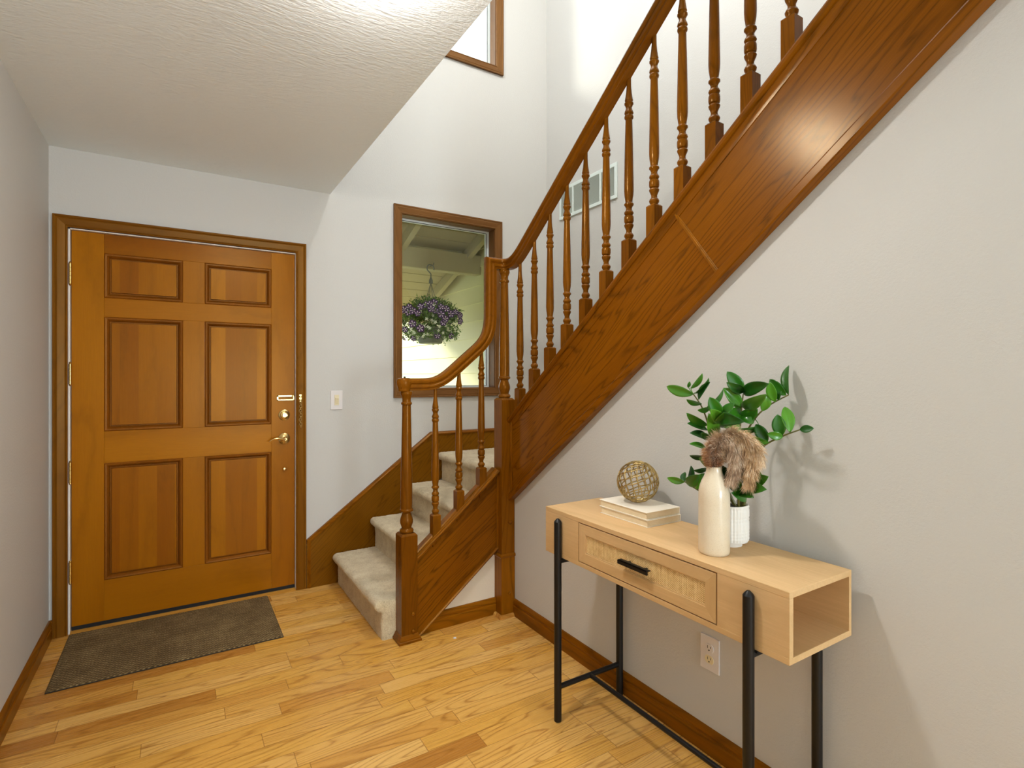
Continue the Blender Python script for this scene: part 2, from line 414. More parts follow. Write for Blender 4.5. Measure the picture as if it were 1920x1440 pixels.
# ================================================================== the room
HC = 2.437           # hall ceiling
XR = 2.10            # right wall (the upper flight runs behind it)
XF = 3.017           # far wall of the stairwell
YE = -3.35           # where the upper flight meets the upper floor
UC = 5.1             # upper ceiling
struct('floor', MB().box(-0.1, 3.1, -7.1, 0.07, -0.1, 0.0), M['floor'], 'natural oak strip floor')
struct('wall_left', MB().box(-0.12, 0.0, -7.1, 0.0, 0.0, 2.6), M['wall'])
wb = MB()
W1 = (1.816, 2.545, 1.205, 2.392); W2 = (1.816, 2.556, 3.598, 4.45); D1 = (0.074, 1.151, 2.041)
wb.box(-0.12, D1[0], 0, 0.14, 0, D1[2]); wb.box(-0.12, W1[0], 0, 0.14, D1[2], UC); wb.box(D1[1], W1[0], 0, 0.14, 0, D1[2])
wb.box(W1[0], 3.12, 0, 0.14, 0, W1[2]); wb.box(W1[1], 3.12, 0, 0.14, W1[2], W2[2]); wb.box(W1[0], W1[1], 0, 0.14, W1[3], W2[2])
wb.box(W2[1], 3.12, 0, 0.14, W2[2], UC); wb.box(W1[0], W2[1], 0, 0.14, W2[3], UC)
struct('wall_back', wb, M['wall'])
def zm(y): return 0.70 + 0.748 * (-1 - y)
struct('wall_right', MB().prism([(-0.945, 0), (-0.945, zm(-0.945)), (-3.30, zm(-3.30)), (-3.352, HC), (-7.1, HC), (-7.1, 0)], 'x', XR, XR + 0.03), M['wall'])
struct('wall_stairwell', MB().box(XF, XF + 0.1, -4.7, 0.0, 0, UC), M['wall'])
struct('wall_under_stairs', MB().prism([(1.545, 0), (2.10, 0), (2.10, 0.50), (1.60, 0.10)], 'y', -0.915, -0.86), M['cream'])
struct('wall_rear', MB().box(-0.12, 3.12, -7.2, -7.1, 0, 2.6), M['wall'])
struct('wall_upper_left', MB().box(1.252, 1.352, -4.7, 0.0, HC + 0.05, UC), M['wall'])
struct('wall_upper_rear', MB().box(1.252, 3.12, -4.8, -4.7, HC + 0.05, UC), M['wall'])
struct('ceiling', MB().box(-0.12, 1.352, -7.1, 0.0, HC, HC + 0.3).box(1.352, 3.12, -7.1, YE, HC, HC + 0.3), M['ceiling'])
struct('ceiling_stairwell', MB().box(1.2, 3.12, -4.8, 0.14, UC, UC + 0.1), M['ceiling'])

def base_prof(h=0.089, t=0.015):
    return [(0, 0), (t, 0), (t, h * 0.58), (t * 0.8, h * 0.62), (t * 0.8, h * 0.72), (t * 0.95, h * 0.76), (t * 0.9, h * 0.85), (t * 0.45, h * 0.97), (0, h)]
X, Y, Z = Vector((1, 0, 0)), Vector((0, 1, 0)), Vector((0, 0, 1))
def run(p0, p1, side, prof): return MB().sweep([(Vector(p0), side, Z), (Vector(p1), side, Z)], prof)
struct('baseboard_left', run((0, -7, 0), (0, -0.0, 0), X, base_prof()), M['oak_y'], smooth=True)
struct('baseboard_right', run((XR, -7, 0), (XR, -0.99, 0), -X, base_prof()), M['oak_y'], smooth=True)
struct('baseboard_under_stairs', run((1.575, -0.915, 0), (2.02, -0.915, 0), -Y, base_prof()), M['oak_x'], smooth=True)
struct('baseboard_back', run((0, 0, 0), (0.018, 0, 0), -Y, base_prof()), M['oak_x'], smooth=True)

def rect_frame(mb, x0, x1, z0, z1, prof, y0=0.0, open_bottom=False):
    """mitred frame; prof: closed list of (outward offset, height towards the room)"""
    cs = [(x0, z0, -1, -1), (x0, z1, -1, 1), (x1, z1, 1, 1), (x1, z0, 1, -1)]
    n = len(prof); rings = []
    for cx, cz, sx, sz in cs:
        rings.append([(cx + sx * o, y0 - t, cz + (0 if (open_bottom and sz < 0) else sz * o)) for o, t in prof])
    segs = [(0, 1, 0), (1, 2, 1), (2, 3, 0)] + ([] if open_bottom else [(3, 0, 1)])
    for a, b, mi in segs:
        mb.add(rings[a] + rings[b], [(i, (i + 1) % n, n + (i + 1) % n, n + i) for i in range(n)], mi)
        if open_bottom and mi == 0:
            r = rings[0] if a == 0 else rings[3]; mb.add(r, [tuple(range(n))], mi)
    return mb
CAS = [(0, 0), (0, 0.011), (0.006, 0.014), (0.010, 0.0115), (0.014, 0.013), (0.040, 0.017), (0.046, 0.0155), (0.050, 0.0185), (0.058, 0.0185), (0.058, 0)]

# ------------------------------------------------------------------ front door
cas = struct('trim_1', rect_frame(MB(), 0.074, 1.149, 0.0, 2.043, CAS, 0.0, True), [M['casing'], M['casing_x']], 'stained wood casing round the front door', smooth=True, angle=20)
door = thing('door_1', (0.61, 0.02, 0.0), 'stained six-panel wooden front door with brass hardware', None, None, 'structure')
jm = MB(); jm.box(0.0745, 0.082, 0.0, 0.10, 0, 2.048).box(1.1475, 1.1515, 0.0, 0.10, 0, 2.048).box(0.0745, 1.15, 0.0, 0.10, 2.0365, 2.044)
jm.build('jamb', M['white_paint'], door)
sx = [0.085, 0.217, 0.566, 0.670, 1.016, 1.146]
zz = [0.022, 0.238, 0.845, 1.010, 1.605, 1.703, 1.935, 2.035]
YF, YB = 0.020, 0.062
MB().box(sx[0], sx[1], YF, YB, zz[0], zz[7]).build('stile', M['door_v'], door, bevel=0.0012)
MB().box(sx[4], sx[5], YF, YB, zz[0], zz[7]).build('stile', M['door_v'], door, bevel=0.0012)
for a, b in ((0, 1), (2, 3), (4, 5), (6, 7)):
    MB().box(sx[1], sx[4], YF + 0.0003, YB, zz[a], zz[b]).build('rail', M['door_h'], door, bevel=0.001)
for a, b in ((1, 2), (3, 4), (5, 6)):
    MB().box(sx[2], sx[3], YF + 0.0004, YB, zz[a], zz[b]).build('mullion', M['door_v'], door, bevel=0.001)
def raised(x0, x1, z0, z1):
    m = MB(); rr = [(0.0, 0.0205), (0.005, 0.0165), (0.012, 0.0175), (0.020, 0.0265), (0.0235, 0.034), (0.029, 0.034), (0.031, 0.0245)]
    pr = None
    for i, (o, y) in enumerate(rr):
        r = [(x0 + o, y, z0 + o), (x1 - o, y, z0 + o), (x1 - o, y, z1 - o), (x0 + o, y, z1 - o)]
        if pr: m.add(pr + r, [(k, (k + 1) % 4, 4 + (k + 1) % 4, 4 + k) for k in range(4)], 1)
        pr = r
    m.add(pr, [(0, 1, 2, 3)], 0)
    m.box(x0 + 0.002, x1 - 0.002, 0.045, 0.055, z0 + 0.002, z1 - 0.002, 1)
    return m
for (xa, xb) in ((1, 2), (3, 4)):
    for (za, zb) in ((1, 2), (3, 4), (5, 6)):
        raised(sx[xa], sx[xb], zz[za], zz[zb]).build('door_panel', [M['door_panel'], M['door_mould']], door)
MB().box(0.085, 1.146, 0.0185, 0.06, 0.0098, 0.029).build('door_sweep', M['rubber'], door)
tag(MB().prism([(-0.012, 0), (-0.012, 0.004), (0.012, 0.0095), (0.07, 0.0095), (0.07, 0)], 'x', 0.082, 1.148).build('threshold', M['oak_pale'], door), 'oak threshold strip')
for z in (1.812, 1.308, 0.812, 0.310):
    h = MB(); 
    for k in range(5): h.lathe([(0.0058, 0.0), (0.0068, 0.001), (0.0068, 0.0195), (0.0058, 0.0205)], (0.0825, -0.001, z - 0.052 + k * 0.0208), 12)
    h.lathe([(0.004, 0), (0.0055, 0.004), (0.002, 0.009)], (0.0825, -0.001, z + 0.052), 12).lathe([(0.002, 0), (0.0055, 0.005), (0.004, 0.009)], (0.0825, -0.001, z - 0.061), 12)
    h.box(0.081, 0.085, -0.001, 0.022, z - 0.051, z + 0.051)
    h.build('hinge', M['brass'], door, smooth=True)
# lever, deadbolt, knob, chain slide
lv = MB().lathe([(0.033, 0.0), (0.034, -0.003), (0.030, -0.007), (0.026, -0.008), (0.022, -0.012), (0.012, -0.014), (0.011, -0.045), (0.008, -0.05)], (1.087, 0.02, 0.920), 28, axis='y')
lv.tube([(1.087, -0.024, 0.920), (1.070, -0.028, 0.921), (1.045, -0.029, 0.927), (1.025, -0.028, 0.926), (1.008, -0.026, 0.917), (0.998, -0.024, 0.908)], [0.008, 0.0075, 0.006, 0.005, 0.0045, 0.003], 10)
tag(lv.build('lever_handle', M['brass'], door, smooth=True), 'curved brass lever handle on a round rosette')
db = MB().lathe([(0.032, 0), (0.033, -0.004), (0.028, -0.008), (0.024, -0.009), (0.021, -0.016), (0.014, -0.018), (0.013, -0.02)], (1.087, 0.02, 1.062), 28, axis='y')
db.box(1.074, 1.100, -0.014, 0.0, 1.056, 1.068)
tag(db.build('deadbolt', M['brass'], door, smooth=True), 'round brass deadbolt with thumb turn')
tag(MB().lathe([(0.006, 0), (0.006, -0.006), (0.010, -0.009), (0.0115, -0.014), (0.008, -0.019), (0.003, -0.020)], (1.087, 0.02, 0.737), 20, axis='y').build('door_knob', M['brass'], door, smooth=True), 'tiny round brass knob')
cs_ = MB().box(1.046, 1.143, 0.0165, 0.0205, 1.172, 1.180).box(1.046, 1.143, 0.0165, 0.0205, 1.150, 1.156).box(1.046, 1.054, 0.0165, 0.0205, 1.150, 1.180).box(1.054, 1.142, 0.010, 0.0165, 1.1725, 1.1765).box(1.052, 1.142, 0.012, 0.0165, 1.1515, 1.1545).box(1.137, 1.143, 0.0165, 0.0205, 1.150, 1.180)
cs_.lathe([(0.006, 0), (0.006, -0.01), (0.003, -0.012)], (1.136, 0.012, 1.1745), 12, axis='y')
tag(cs_.build('chain_slide', M['brass'], door, smooth=True, angle=30), 'slotted brass plate for the door chain')
ch = thing('door_chain', (1.172, -0.0185, 1.165), 'brass safety chain dangling from its plate on the door casing', 'door chain')
MB().box(1.1645, 1.1795, -0.0215, -0.0185, 1.140, 1.186).lathe([(0.007, 0), (0.007, -0.006), (0.004, -0.009)], (1.172, -0.0205, 1.172), 14, axis='y').lathe([(0.007, 0), (0.007, -0.006), (0.004, -0.009)], (1.172, -0.0205, 1.152), 14, axis='y').build('keeper_plate', M['brass'], ch, bevel=0.001)
lk = MB(); n = 12
for i in range(n):
    zc = 1.140 - i * 0.0135; pts = []
    for k in range(13):
        a = 2 * math.pi * k / 12; r1, r2 = 0.0062, 0.0095
        dx, dz = r1 * math.cos(a), r2 * math.sin(a)
        w = 0.0022 * math.sin(i * 1.3)
        pts.append((1.172 + w + (dx if i % 2 == 0 else dx * 0.35), -0.026 + (0 if i % 2 == 0 else dx * 0.8), zc + dz))
    lk.tube(pts, 0.0019, 6, cap=False)
lk.build('chain', M['brass'], ch, smooth=True)

# ------------------------------------------------------------------ windows
def window(n, W, label):
    x0, x1, z0, z1 = W
    w = thing('window_%d' % n, ((x0 + x1) / 2, 0, z0), label, None, None, 'structure')
    rect_frame(MB(), x0 + 0.004, x1 - 0.004, z0 + 0.004, z1 - 0.004, CAS).build('window_casing', [M['wcasing'], M['wcasing_x']], w, smooth=True, angle=20)
    rect_frame(MB(), x0 + 0.008, x1 - 0.008, z0 + 0.008, z1 - 0.008, [(0, 0), (0, 0.075), (0.0075, 0.075), (0.0075, 0)], 0.075).build('window_jamb', [M['wcasing'], M['wcasing_x']], w)
    rect_frame(MB(), x0 + 0.026, x1 - 0.026, z0 + 0.022, z1 - 0.022, [(0, 0), (0, 0.02), (0.006, 0.026), (0.0255, 0.026), (0.0255, 0)], 0.118).build('sash_frame', M['vinyl'], w, bevel=0.0015)
    tag(rect_frame(MB(), x0 + 0.0245, x1 - 0.0245, z0 + 0.0205, z1 - 0.0205, [(0, 0), (0, 0.004), (0.003, 0.004), (0.003, 0)], 0.096).build('glazing_seal', M['rubber'], w), 'thin black glazing seal')
    MB().box(x0 + 0.022, x1 - 0.022, 0.103, 0.107, z0 + 0.018, z1 - 0.018).build('window_pane', M['glass'], w)
window(1, W1, 'wood-cased fixed window beside the lower stairs, porch beyond')
window(2, W2, 'wood-cased window high in the stairwell')

# ------------------------------------------------------------------ staircase
st = thing('staircase', (1.5, -0.45, 0), 'L-shaped staircase with cream carpeted steps and stained oak stringers', 'staircase')
RZ = 0.1922; RX = [1.392, 1.628, 1.864, 2.10]
random.seed(3)
def carpet_step(xr, xn, z0, z1, y0, y1, name='step', nose=True):
    """lower-flight step: profile in (x, z) run along y with a padded nose"""
    prof = [(xn, z0), (xr, z0), (xr - 0.002, z1 - 0.075), (xr - 0.004, z1 - 0.05)]
    cx, cz, r = xr - 0.008, z1 - 0.026, 0.026
    for k in range(9):
        a = math.radians(250 - k * 20); prof.append((cx + r * math.cos(a), cz + r * math.sin(a)))
    prof += [(cx + 0.03 + k * (xn - cx - 0.03) / 5, z1) for k in range(0, 6)]
    # resample the outline and give the pile a fine lumpy surface
    q = []
    for a, b in zip(prof, prof[1:] + prof[:1]):
        k = max(1, int(math.hypot(b[0] - a[0], b[1] - a[1]) / 0.007)) if (a[0] <= xr + 0.05 or a[1] > z1 - 0.03) and a[1] + b[1] > 2 * z0 + 0.001 else 1
        q += [(a[0] + (b[0] - a[0]) * t / k, a[1] + (b[1] - a[1]) * t / k) for t in range(k)]
    prof = q
    m = MB(); ns = int((y1 - y0) / 0.007); fr = []
    n = len(prof)
    for i in range(ns + 1):
        y = y0 + (y1 - y0) * i / ns
        e = min(i, ns - i); sh = {0: 0.011, 1: 0.004, 2: 0.001}.get(e, 0.0)
        ring = []
        for x, z in prof:
            d = mnoise.noise_vector(Vector((x, y, z)) * 130) * 0.0021 + mnoise.noise_vector(Vector((x, y, z)) * 25) * 0.0018
            if z <= z0 + 0.001: d.z = 0
            ring.append((x + (sh if x < xr + 0.01 else 0) + d.x, y + (d.y if e < 2 else 0), z - (sh if z > z1 - 0.03 else 0) + d.z))
        fr.append(ring)
    vs = [p for ring in fr for p in ring]
    fs = [(i * n + k, i * n + (k + 1) % n, (i + 1) * n + (k + 1) % n, (i + 1) * n + k) for i in range(ns) for k in range(n)]
    fs += [tuple(range(n)), tuple(range(ns * n, ns * n + n))]
    m.add(vs, fs); return m
carpet_step(RX[0], RX[1] + 0.02, 0.0, RZ, -0.893, -0.021).build('step', M['carpet'], st, smooth=True, angle=75)
carpet_step(RX[1], RX[2] + 0.02, RZ, 2 * RZ, -0.914, -0.021).build('step', M['carpet'], st, smooth=True, angle=75)
carpet_step(RX[2], RX[3] + 0.02, 2 * RZ, 3 * RZ, -0.914, -0.021).build('step', M['carpet'], st, smooth=True, angle=75)
ZL = 4 * RZ
carpet_step(RX[3], XF - 0.02, 3 * RZ, ZL, -0.90, -0.021).build('landing', M['carpet'], st, smooth=True, angle=75)
NR = 10; RY = 0.192 / 0.748
for k in range(NR):
    y0 = -0.985 - k * RY; z0, z1 = ZL + k * RZ, ZL + (k + 1) * RZ
    prof = [(y0 - RY - 0.01, z0), (y0, z0), (y0, z1 - 0.05)] + [(y0 + 0.008 + 0.026 * math.cos(math.radians(a)), z1 - 0.026 + 0.026 * math.sin(math.radians(a))) for a in range(-60, 91, 25)] + [(y0 - RY - 0.01, z1)]
    MB().prism(prof, 'x', 2.135, XF - 0.02).build('step', M['carpet'], st, smooth=True, angle=50)
# skirt board against the back wall
sk = MB().prism([(1.209, 0), (1.209, 0.272), (1.228, 0.285), (2.032, 0.893), (3.0, 0.893), (3.0, 0.6), (2.12, 0.6), (1.45, 0.0)], 'y', -0.018, -0.001)
sko = sk.build('skirt_board', M['oak_skirt'], st)
def along(p0, p1, side, nrm, prof): return MB().sweep([(Vector(p0), side, nrm), (Vector(p1), side, nrm)], prof)
def nrm2(dx, dz): L = math.hypot(dx, dz); return (-dz / L, dx / L)
TR = [(-0.001, -0.004), (0.024, -0.004), (0.025, 0.003), (0.021, 0.010), (0.014, 0.016), (-0.001, 0.018)]
a = nrm2(2.032 - 1.228, 0.893 - 0.285); n1 = Vector((a[0], 0, a[1])); n0 = Vector((-1, 0, 0)); 
def mit(u, v): return (u + v) / (1 + u.dot(v))
m = MB().sweep([(Vector((1.209 + 0.018, 0, 0)), -Y, Vector((-1, 0, 0))), (Vector((1.209 + 0.018, 0, 0.285)), -Y, mit(n0, n1)), (Vector((2.032, 0, 0.893)), -Y, mit(n1, Z)), (Vector((3.017, 0, 0.893)), -Y, Z)], TR)
m.build('skirt_moulding', M['oak_x'], sko, smooth=True, angle=30)
sk2 = MB().prism([(-0.02, 0.7), (-0.02, 0.893), (-0.85, 0.893), (-3.3, 0.893 + 2.45 * 0.748), (-3.3, 0.5 + 2.3 * 0.748), (-0.98, 0.7)], 'x', XF - 0.018, XF - 0.001)
sk2.build('skirt_board', M['oak_y'], st)
# lower stringer
ls = MB().prism([(1.543, 0.0), (1.562, 0.0), (2.019, 0.364), (2.019, 0.773), (1.543, 0.379)], 'y', -0.945, -0.9155)
lso = ls.build('stringer', M['oak_s1'], st)
T1 = Vector((1, 0, 0.83)).normalized(); N1 = Vector((-T1.z, 0, T1.x))
capP = [(-0.040, 0.0), (0.026, 0.0), (0.032, 0.005), (0.034, 0.012), (0.030, 0.019), (0.022, 0.0205), (0.020, 0.023), (0.014, 0.024), (-0.040, 0.024)]
p0, p1 = Vector((1.540, -0.935, 0.376)), Vector((2.022, -0.935, 0.776))
MB().sweep([(p0, -Y, N1), (p1, -Y, N1)], capP).build('stringer_cap', M['oak_s1'], lso, smooth=True, angle=25)
MB().sweep([(p0, -Y, N1), (p1, -Y, N1)], [(-0.030, 0.0235), (0.012, 0.0235), (0.010, 0.031), (-0.028, 0.031)]).build('fillet', M['oak_s1'], lso)
T1b = Vector((1, 0, 0.797)).normalized(); N1b = Vector((-T1b.z, 0, T1b.x))
MB().sweep([(Vector((1.562, -0.945, 0.002)), -Y, N1b), (Vector((2.019, -0.945, 0.366)), -Y, N1b)], [(0, -0.004), (0.006, -0.004), (0.009, 0.002), (0.006, 0.009), (0, 0.010)]).build('edge_moulding', M['oak_x'], lso)
MB().box(2.006, 2.019, -0.953, -0.945, 0.372, 0.766).build('edge_moulding', M['oak_z'], lso, bevel=0.002)
# upper stringer
def zc(y): return 1.022 + 0.748 * (-0.955 - y)      # underside of the cap
def zb(y): return 0.642 + 0.748 * (-1.0 - y)        # bottom edge
ya, yb = -0.985, -3.349
us = MB().prism([(ya, zb(ya)), (yb, zb(yb)), (yb, zc(yb)), (ya, zc(ya))], 'x', 2.078, 2.134)
uso = us.build('stringer', M['oak_s2'], st)
T2 = Vector((0, -1, 0.748)).normalized(); N2 = Vector((0, T2.z, -T2.y)); N2 = Vector((0, 0.748, 1)).normalized()
yc0 = -0.958
p0, p1 = Vector((2.095, yc0, zc(yc0))), Vector((2.095, yb, zc(yb)))
MB().sweep([(p0, -X, N2), (p1, -X, N2)], [(-0.042, 0.0), (0.036, 0.0), (0.043, 0.005), (0.046, 0.012), (0.042, 0.020), (0.034, 0.0235), (0.030, 0.026), (-0.042, 0.026)]).build('stringer_cap', M['oak_s2'], uso, smooth=True, angle=25)
p0, p1 = Vector((2.078, ya, zc(ya))), Vector((2.078, yb, zc(yb)))
MB().sweep([(p0, -X, N2), (p1, -X, N2)], [(-0.001, -0.026), (0.003, -0.025), (0.004, -0.016), (0.007, -0.008), (0.012, -0.003), (0.013, 0.001), (-0.001, 0.001)]).build('edge_moulding', M['oak_s2'], uso, smooth=True, angle=30)
p0, p1 = Vector((2.078, -0.975, zb(-0.975))), Vector((2.078, yb, zb(yb)))
MB().sweep([(p0, -X, N2), (p1, -X, N2)], [(-0.02, -0.006), (0.016, -0.006), (0.019, -0.002), (0.0195, 0.020), (0.015, 0.026), (0.004, 0.0285), (-0.02, 0.0285)]).build('edge_moulding', M['oak_s2'], uso, smooth=True, angle=30)
MB().box(2.066, 2.079, -1.000, -0.985, zb(-0.985) + 0.02, zc(-0.985) + 0.01).build('edge_moulding', M['oak_z'], uso, bevel=0.003)
sm = Vector((2.078, -2.12, zc(-2.12) - 0.01)); q = sm - N2 * 0.30
dv = T2
mb = MB()
for p in (sm, q): pass
def boxdir(mb, a, b, w, t, side, tdir):
    """bar from a to b, width w along side, thickness t along tdir"""
    vs = []
    for p in (a, b):
        for sw, tt in ((-w / 2, 0), (w / 2, 0), (w / 2, t), (-w / 2, t)): vs.append(p + side * sw + tdir * tt)
    return mb.add(vs, [(0, 1, 2, 3), (4, 5, 6, 7), (0, 1, 5, 4), (1, 2, 6, 5), (2, 3, 7, 6), (3, 0, 4, 7)])
boxdir(mb, sm, q, 0.014, 0.004, T2, -X); boxdir(mb, sm, q, 0.006, 0.007, T2, -X)
mb.build('seam_moulding', M['oak_z'], uso, bevel=0.001)

# ------------------------------------------------------------------ railing
rl = thing('stair_railing', (1.502, -0.932, 0), 'stained oak banister with turned balusters and gooseneck handrail rising up the stairs', 'railing')
NEWEL = [(0.028, 0.0), (0.034, 0.004), (0.0345, 0.012), (0.031, 0.018), (0.024, 0.023), (0.026, 0.032), (0.0315, 0.048), (0.032, 0.060), (0.029, 0.074), (0.0235, 0.088), (0.0225, 0.096), (0.026, 0.102), (0.0325, 0.106), (0.033, 0.113), (0.0285, 0.118), (0.0285, 0.122), (0.029, 0.17), (0.0275, 0.30), (0.0245, 0.45), (0.0215, 0.620), (0.0215, 0.628), (0.026, 0.631), (0.027, 0.637), (0.025, 0.642), (0.0215, 0.645), (0.0208, 0.655), (0.022, 0.664), (0.027, 0.676), (0.030, 0.683), (0.030, 0.690), (0.028, 0.697)]
def newel(cx, cy, ztop, h, zring=None, base=True):
    m = MB(); z0 = 0.0
    def blk(z0, z1, h, ch):
        mm = MB(); mm.box(cx - h, cx + h, cy - h, cy + h, z0, z1 - ch)
        vs = [(cx + a * h, cy + b * h, z1 - ch) for a, b in ((-1, -1), (1, -1), (1, 1), (-1, 1))] + [(cx + a * (h - ch * 0.9), cy + b * (h - ch * 0.9), z1) for a, b in ((-1, -1), (1, -1), (1, 1), (-1, 1))]
        return mm.add(vs, [(0, 1, 5, 4), (1, 2, 6, 5), (2, 3, 7, 6), (3, 0, 4, 7), (4, 5, 6, 7)])
    n = blk(0, ztop, h, 0.010); n.lathe(NEWEL, (cx, cy, ztop), 32)
    o = n.build('newel_post', M['oak_bal'], rl, smooth=True, angle=30, bevel=0.0)
    return o
n1 = newel(1.502, -0.932, 0.526, 0.0413)
n2 = newel(2.058, -0.945, 1.178, 0.0405)
def collar(cx, cy, prof, rev=False):
    m = MB(); pr = None
    for o, z in prof:
        r = [(cx - o, cy - o, z), (cx + o, cy - o, z), (cx + o, cy + o, z), (cx - o, cy + o, z)]
        if pr: m.add(pr + r, [(k, (k + 1) % 4, 4 + (k + 1) % 4, 4 + k) for k in range(4)])
        pr = r
    return m
tag(collar(1.502, -0.932, [(0.041, 0.0), (0.058, 0.0), (0.058, 0.010), (0.054, 0.013), (0.0535, 0.018), (0.049, 0.024), (0.044, 0.034), (0.041, 0.036)]).build('base_moulding', M['oak_x'], n1), 'mitred base moulding')
MB().box(2.014, 2.098, -0.990, -0.90, 0.0, 0.322).build('post_foot', M['oak_z'], n2, bevel=0.002)
collar(2.055, -0.945, [(0.040, 0.318), (0.047, 0.320), (0.050, 0.326), (0.048, 0.334), (0.041, 0.340)]).build('post_ring', M['oak_x'], n2)
sh = MB(); SH = [(0, 0), (0.016, 0), (0.014, 0.008), (0.008, 0.015), (0, 0.017)]
sh.sweep([(Vector((2.012, -0.992, 0)), -Y, Z), (Vector((2.086, -0.992, 0)), -Y, Z)], SH)
sh.sweep([(Vector((2.012, -0.930, 0)), -X, Z), (Vector((2.012, -1.006, 0)), -X, Z)], SH)
tag(sh.build('base_moulding', M['floor'], n2), 'pale quarter-round shoe')
for (cx, z, nn) in ((1.520, 0.135, n1), (1.520, 0.050, n1)):
    MB().lathe([(0.0085, 0.001), (0.0085, -0.003), (0.006, -0.007), (0.002, -0.0085)], (cx, -0.9733, z), 16, axis='y').build('screw_plug', M['oak_z'], nn, smooth=True)
MB().lathe([(0.0085, 0.001), (0.0085, -0.003), (0.006, -0.007), (0.002, -0.0085)], (2.070, -0.9855, 0.505), 16, axis='y').build('screw_plug', M['oak_z'], n2, smooth=True)
MB().lathe([(0.0085, 0.001), (0.0085, -0.003), (0.006, -0.007), (0.002, -0.0085)], (2.062, -0.990, 0.125), 16, axis='y').build('screw_plug', M['oak_z'], n2, smooth=True)

BAL = [(0.014, 0.0), (0.0145, 0.004), (0.018, 0.010), (0.0192, 0.016), (0.017, 0.022), (0.0120, 0.027), (0.0112, 0.036), (0.0145, 0.045), (0.018, 0.052), (0.0192, 0.058), (0.0165, 0.063), (0.0140, 0.065), (0.0178, 0.068), (0.0192, 0.074), (0.0192, 0.090), (0.0175, 0.095), (0.0140, 0.098), (0.0168, 0.101), (0.0192, 0.106), (0.0178, 0.112), (0.0130, 0.118), (0.0118, 0.126), (0.0150, 0.134), (0.0192, 0.139), (0.0192, 0.144), (0.0150, 0.149), (0.0142, 0.153), (0.0155, 0.162), (0.0180, 0.178), (0.0192, 0.196), (0.0192, 0.22), (0.0180, 0.29), (0.0162, 0.39), (0.0140, 0.476), (0.0140, 0.484), (0.0172, 0.488), (0.0186, 0.494), (0.0172, 0.500), (0.0148, 0.504), (0.0186, 0.510), (0.0172, 0.517), (0.0140, 0.523), (0.0120, 0.532), (0.0150, 0.541), (0.0182, 0.546), (0.0182, 0.551), (0.0145, 0.556), (0.0165, 0.562), (0.0150, 0.570), (0.0118, 0.590), (0.0098, 0.612), (0.0092, 0.630), (0.0090, 0.668)]
def bal_mesh(slope, axis):
    """origin at the top of the square block; its foot is cut to the slope"""
    m = MB(); h = 0.0215; c = 0.006; zb_ = -0.15
    vs = []
    for a, b in ((-1, -1), (1, -1), (1, 1), (-1, 1)):
        vs.append((a * h, b * h, zb_ + (slope * (a * h) if axis == 'x' else -slope * (b * h))))
    for a, b in ((-1, -1), (1, -1), (1, 1), (-1, 1)): vs.append((a * h, b * h, -c))
    for a, b in ((-1, -1), (1, -1), (1, 1), (-1, 1)): vs.append((a * (h - c), b * (h - c), 0))
    m.add(vs, [(3, 2, 1, 0), (0, 1, 5, 4), (1, 2, 6, 5), (2, 3, 7, 6), (3, 0, 4, 7), (4, 5, 9, 8), (5, 6, 10, 9), (6, 7, 11, 10), (7, 4, 8, 11), (8, 9, 10, 11)])
    m.lathe(BAL, (0, 0, -0.001), 22); return m
R0 = Vector((1.502, -0.932, 0))
b1 = bal_mesh(0.82, 'x'); b2 = bal_mesh(0.75, 'y')
def first(mb):
    o = mb.build('baluster', M['oak_bal'], None, smooth=True, angle=28); o.parent = rl; return o
ba = first(b1); bb = first(b2)
for i, (x, z) in enumerate(((1.656, 0.596), (1.789, 0.704), (1.922, 0.811))):
    o = ba if i == 0 else ba.copy()
    if i: COL.objects.link(o)
    o.location = Vector((x, -0.932, z)) - R0; o.scale.z = (0.967, 0.967, 0.967)[i]
for i in range(16):
    y = -1.0515 - i * 0.1357
    o = bb if i == 0 else bb.copy()
    if i: COL.objects.link(o)
    o.location = Vector((2.092, y, 1.195 + 0.757 * (-1 - y))) - R0; o.rotation_euler.z = 0

# handrail: one swept moulding, level / rising / gooseneck / quarter turn / rising
def bez(p0, p1, p2, p3, n):
    out = []
    for i in range(n + 1):
        t = i / n; u = 1 - t
        out.append(p0 * u ** 3 + p1 * 3 * u * u * t + p2 * 3 * u * t * t + p3 * t ** 3)
    return out
V = Vector
yr = -0.932
A = [V((1.466, yr, 1.256))]
A += bez(V((1.590, yr, 1.256)), V((1.650, yr, 1.256)), V((1.690, yr, 1.272)), V((1.745, yr, 1.3155)), 8)
A += bez(V((1.885, yr, 1.4315)), V((1.945, yr, 1.481)), V((1.976, yr, 1.52)), V((1.976, yr, 1.645)), 12)
A += [V((1.976, yr, 1.907))]
yc_ = -0.945
Bp = [V((1.976, yr, 1.907))]
Bp += [V((2.030, yr, 1.907))]
for k in range(1, 7):
    a = math.radians(90 - 15 * k); Bp.append(V((2.030 + 0.045 * math.cos(a), yr - 0.045 + 0.045 * math.sin(a), 1.907)))
xr2 = 2.075
def zr(y): return 1.875 + 0.755 * (-1 - y)
Bp += bez(V((xr2, -0.985, 1.907)), V((xr2, -1.05, 1.907)), V((xr2, -1.10, zr(-1.10))), V((xr2, -1.19, zr(-1.19))), 9)[1:]
Bp += [V((xr2, -3.36, zr(-3.36)))]
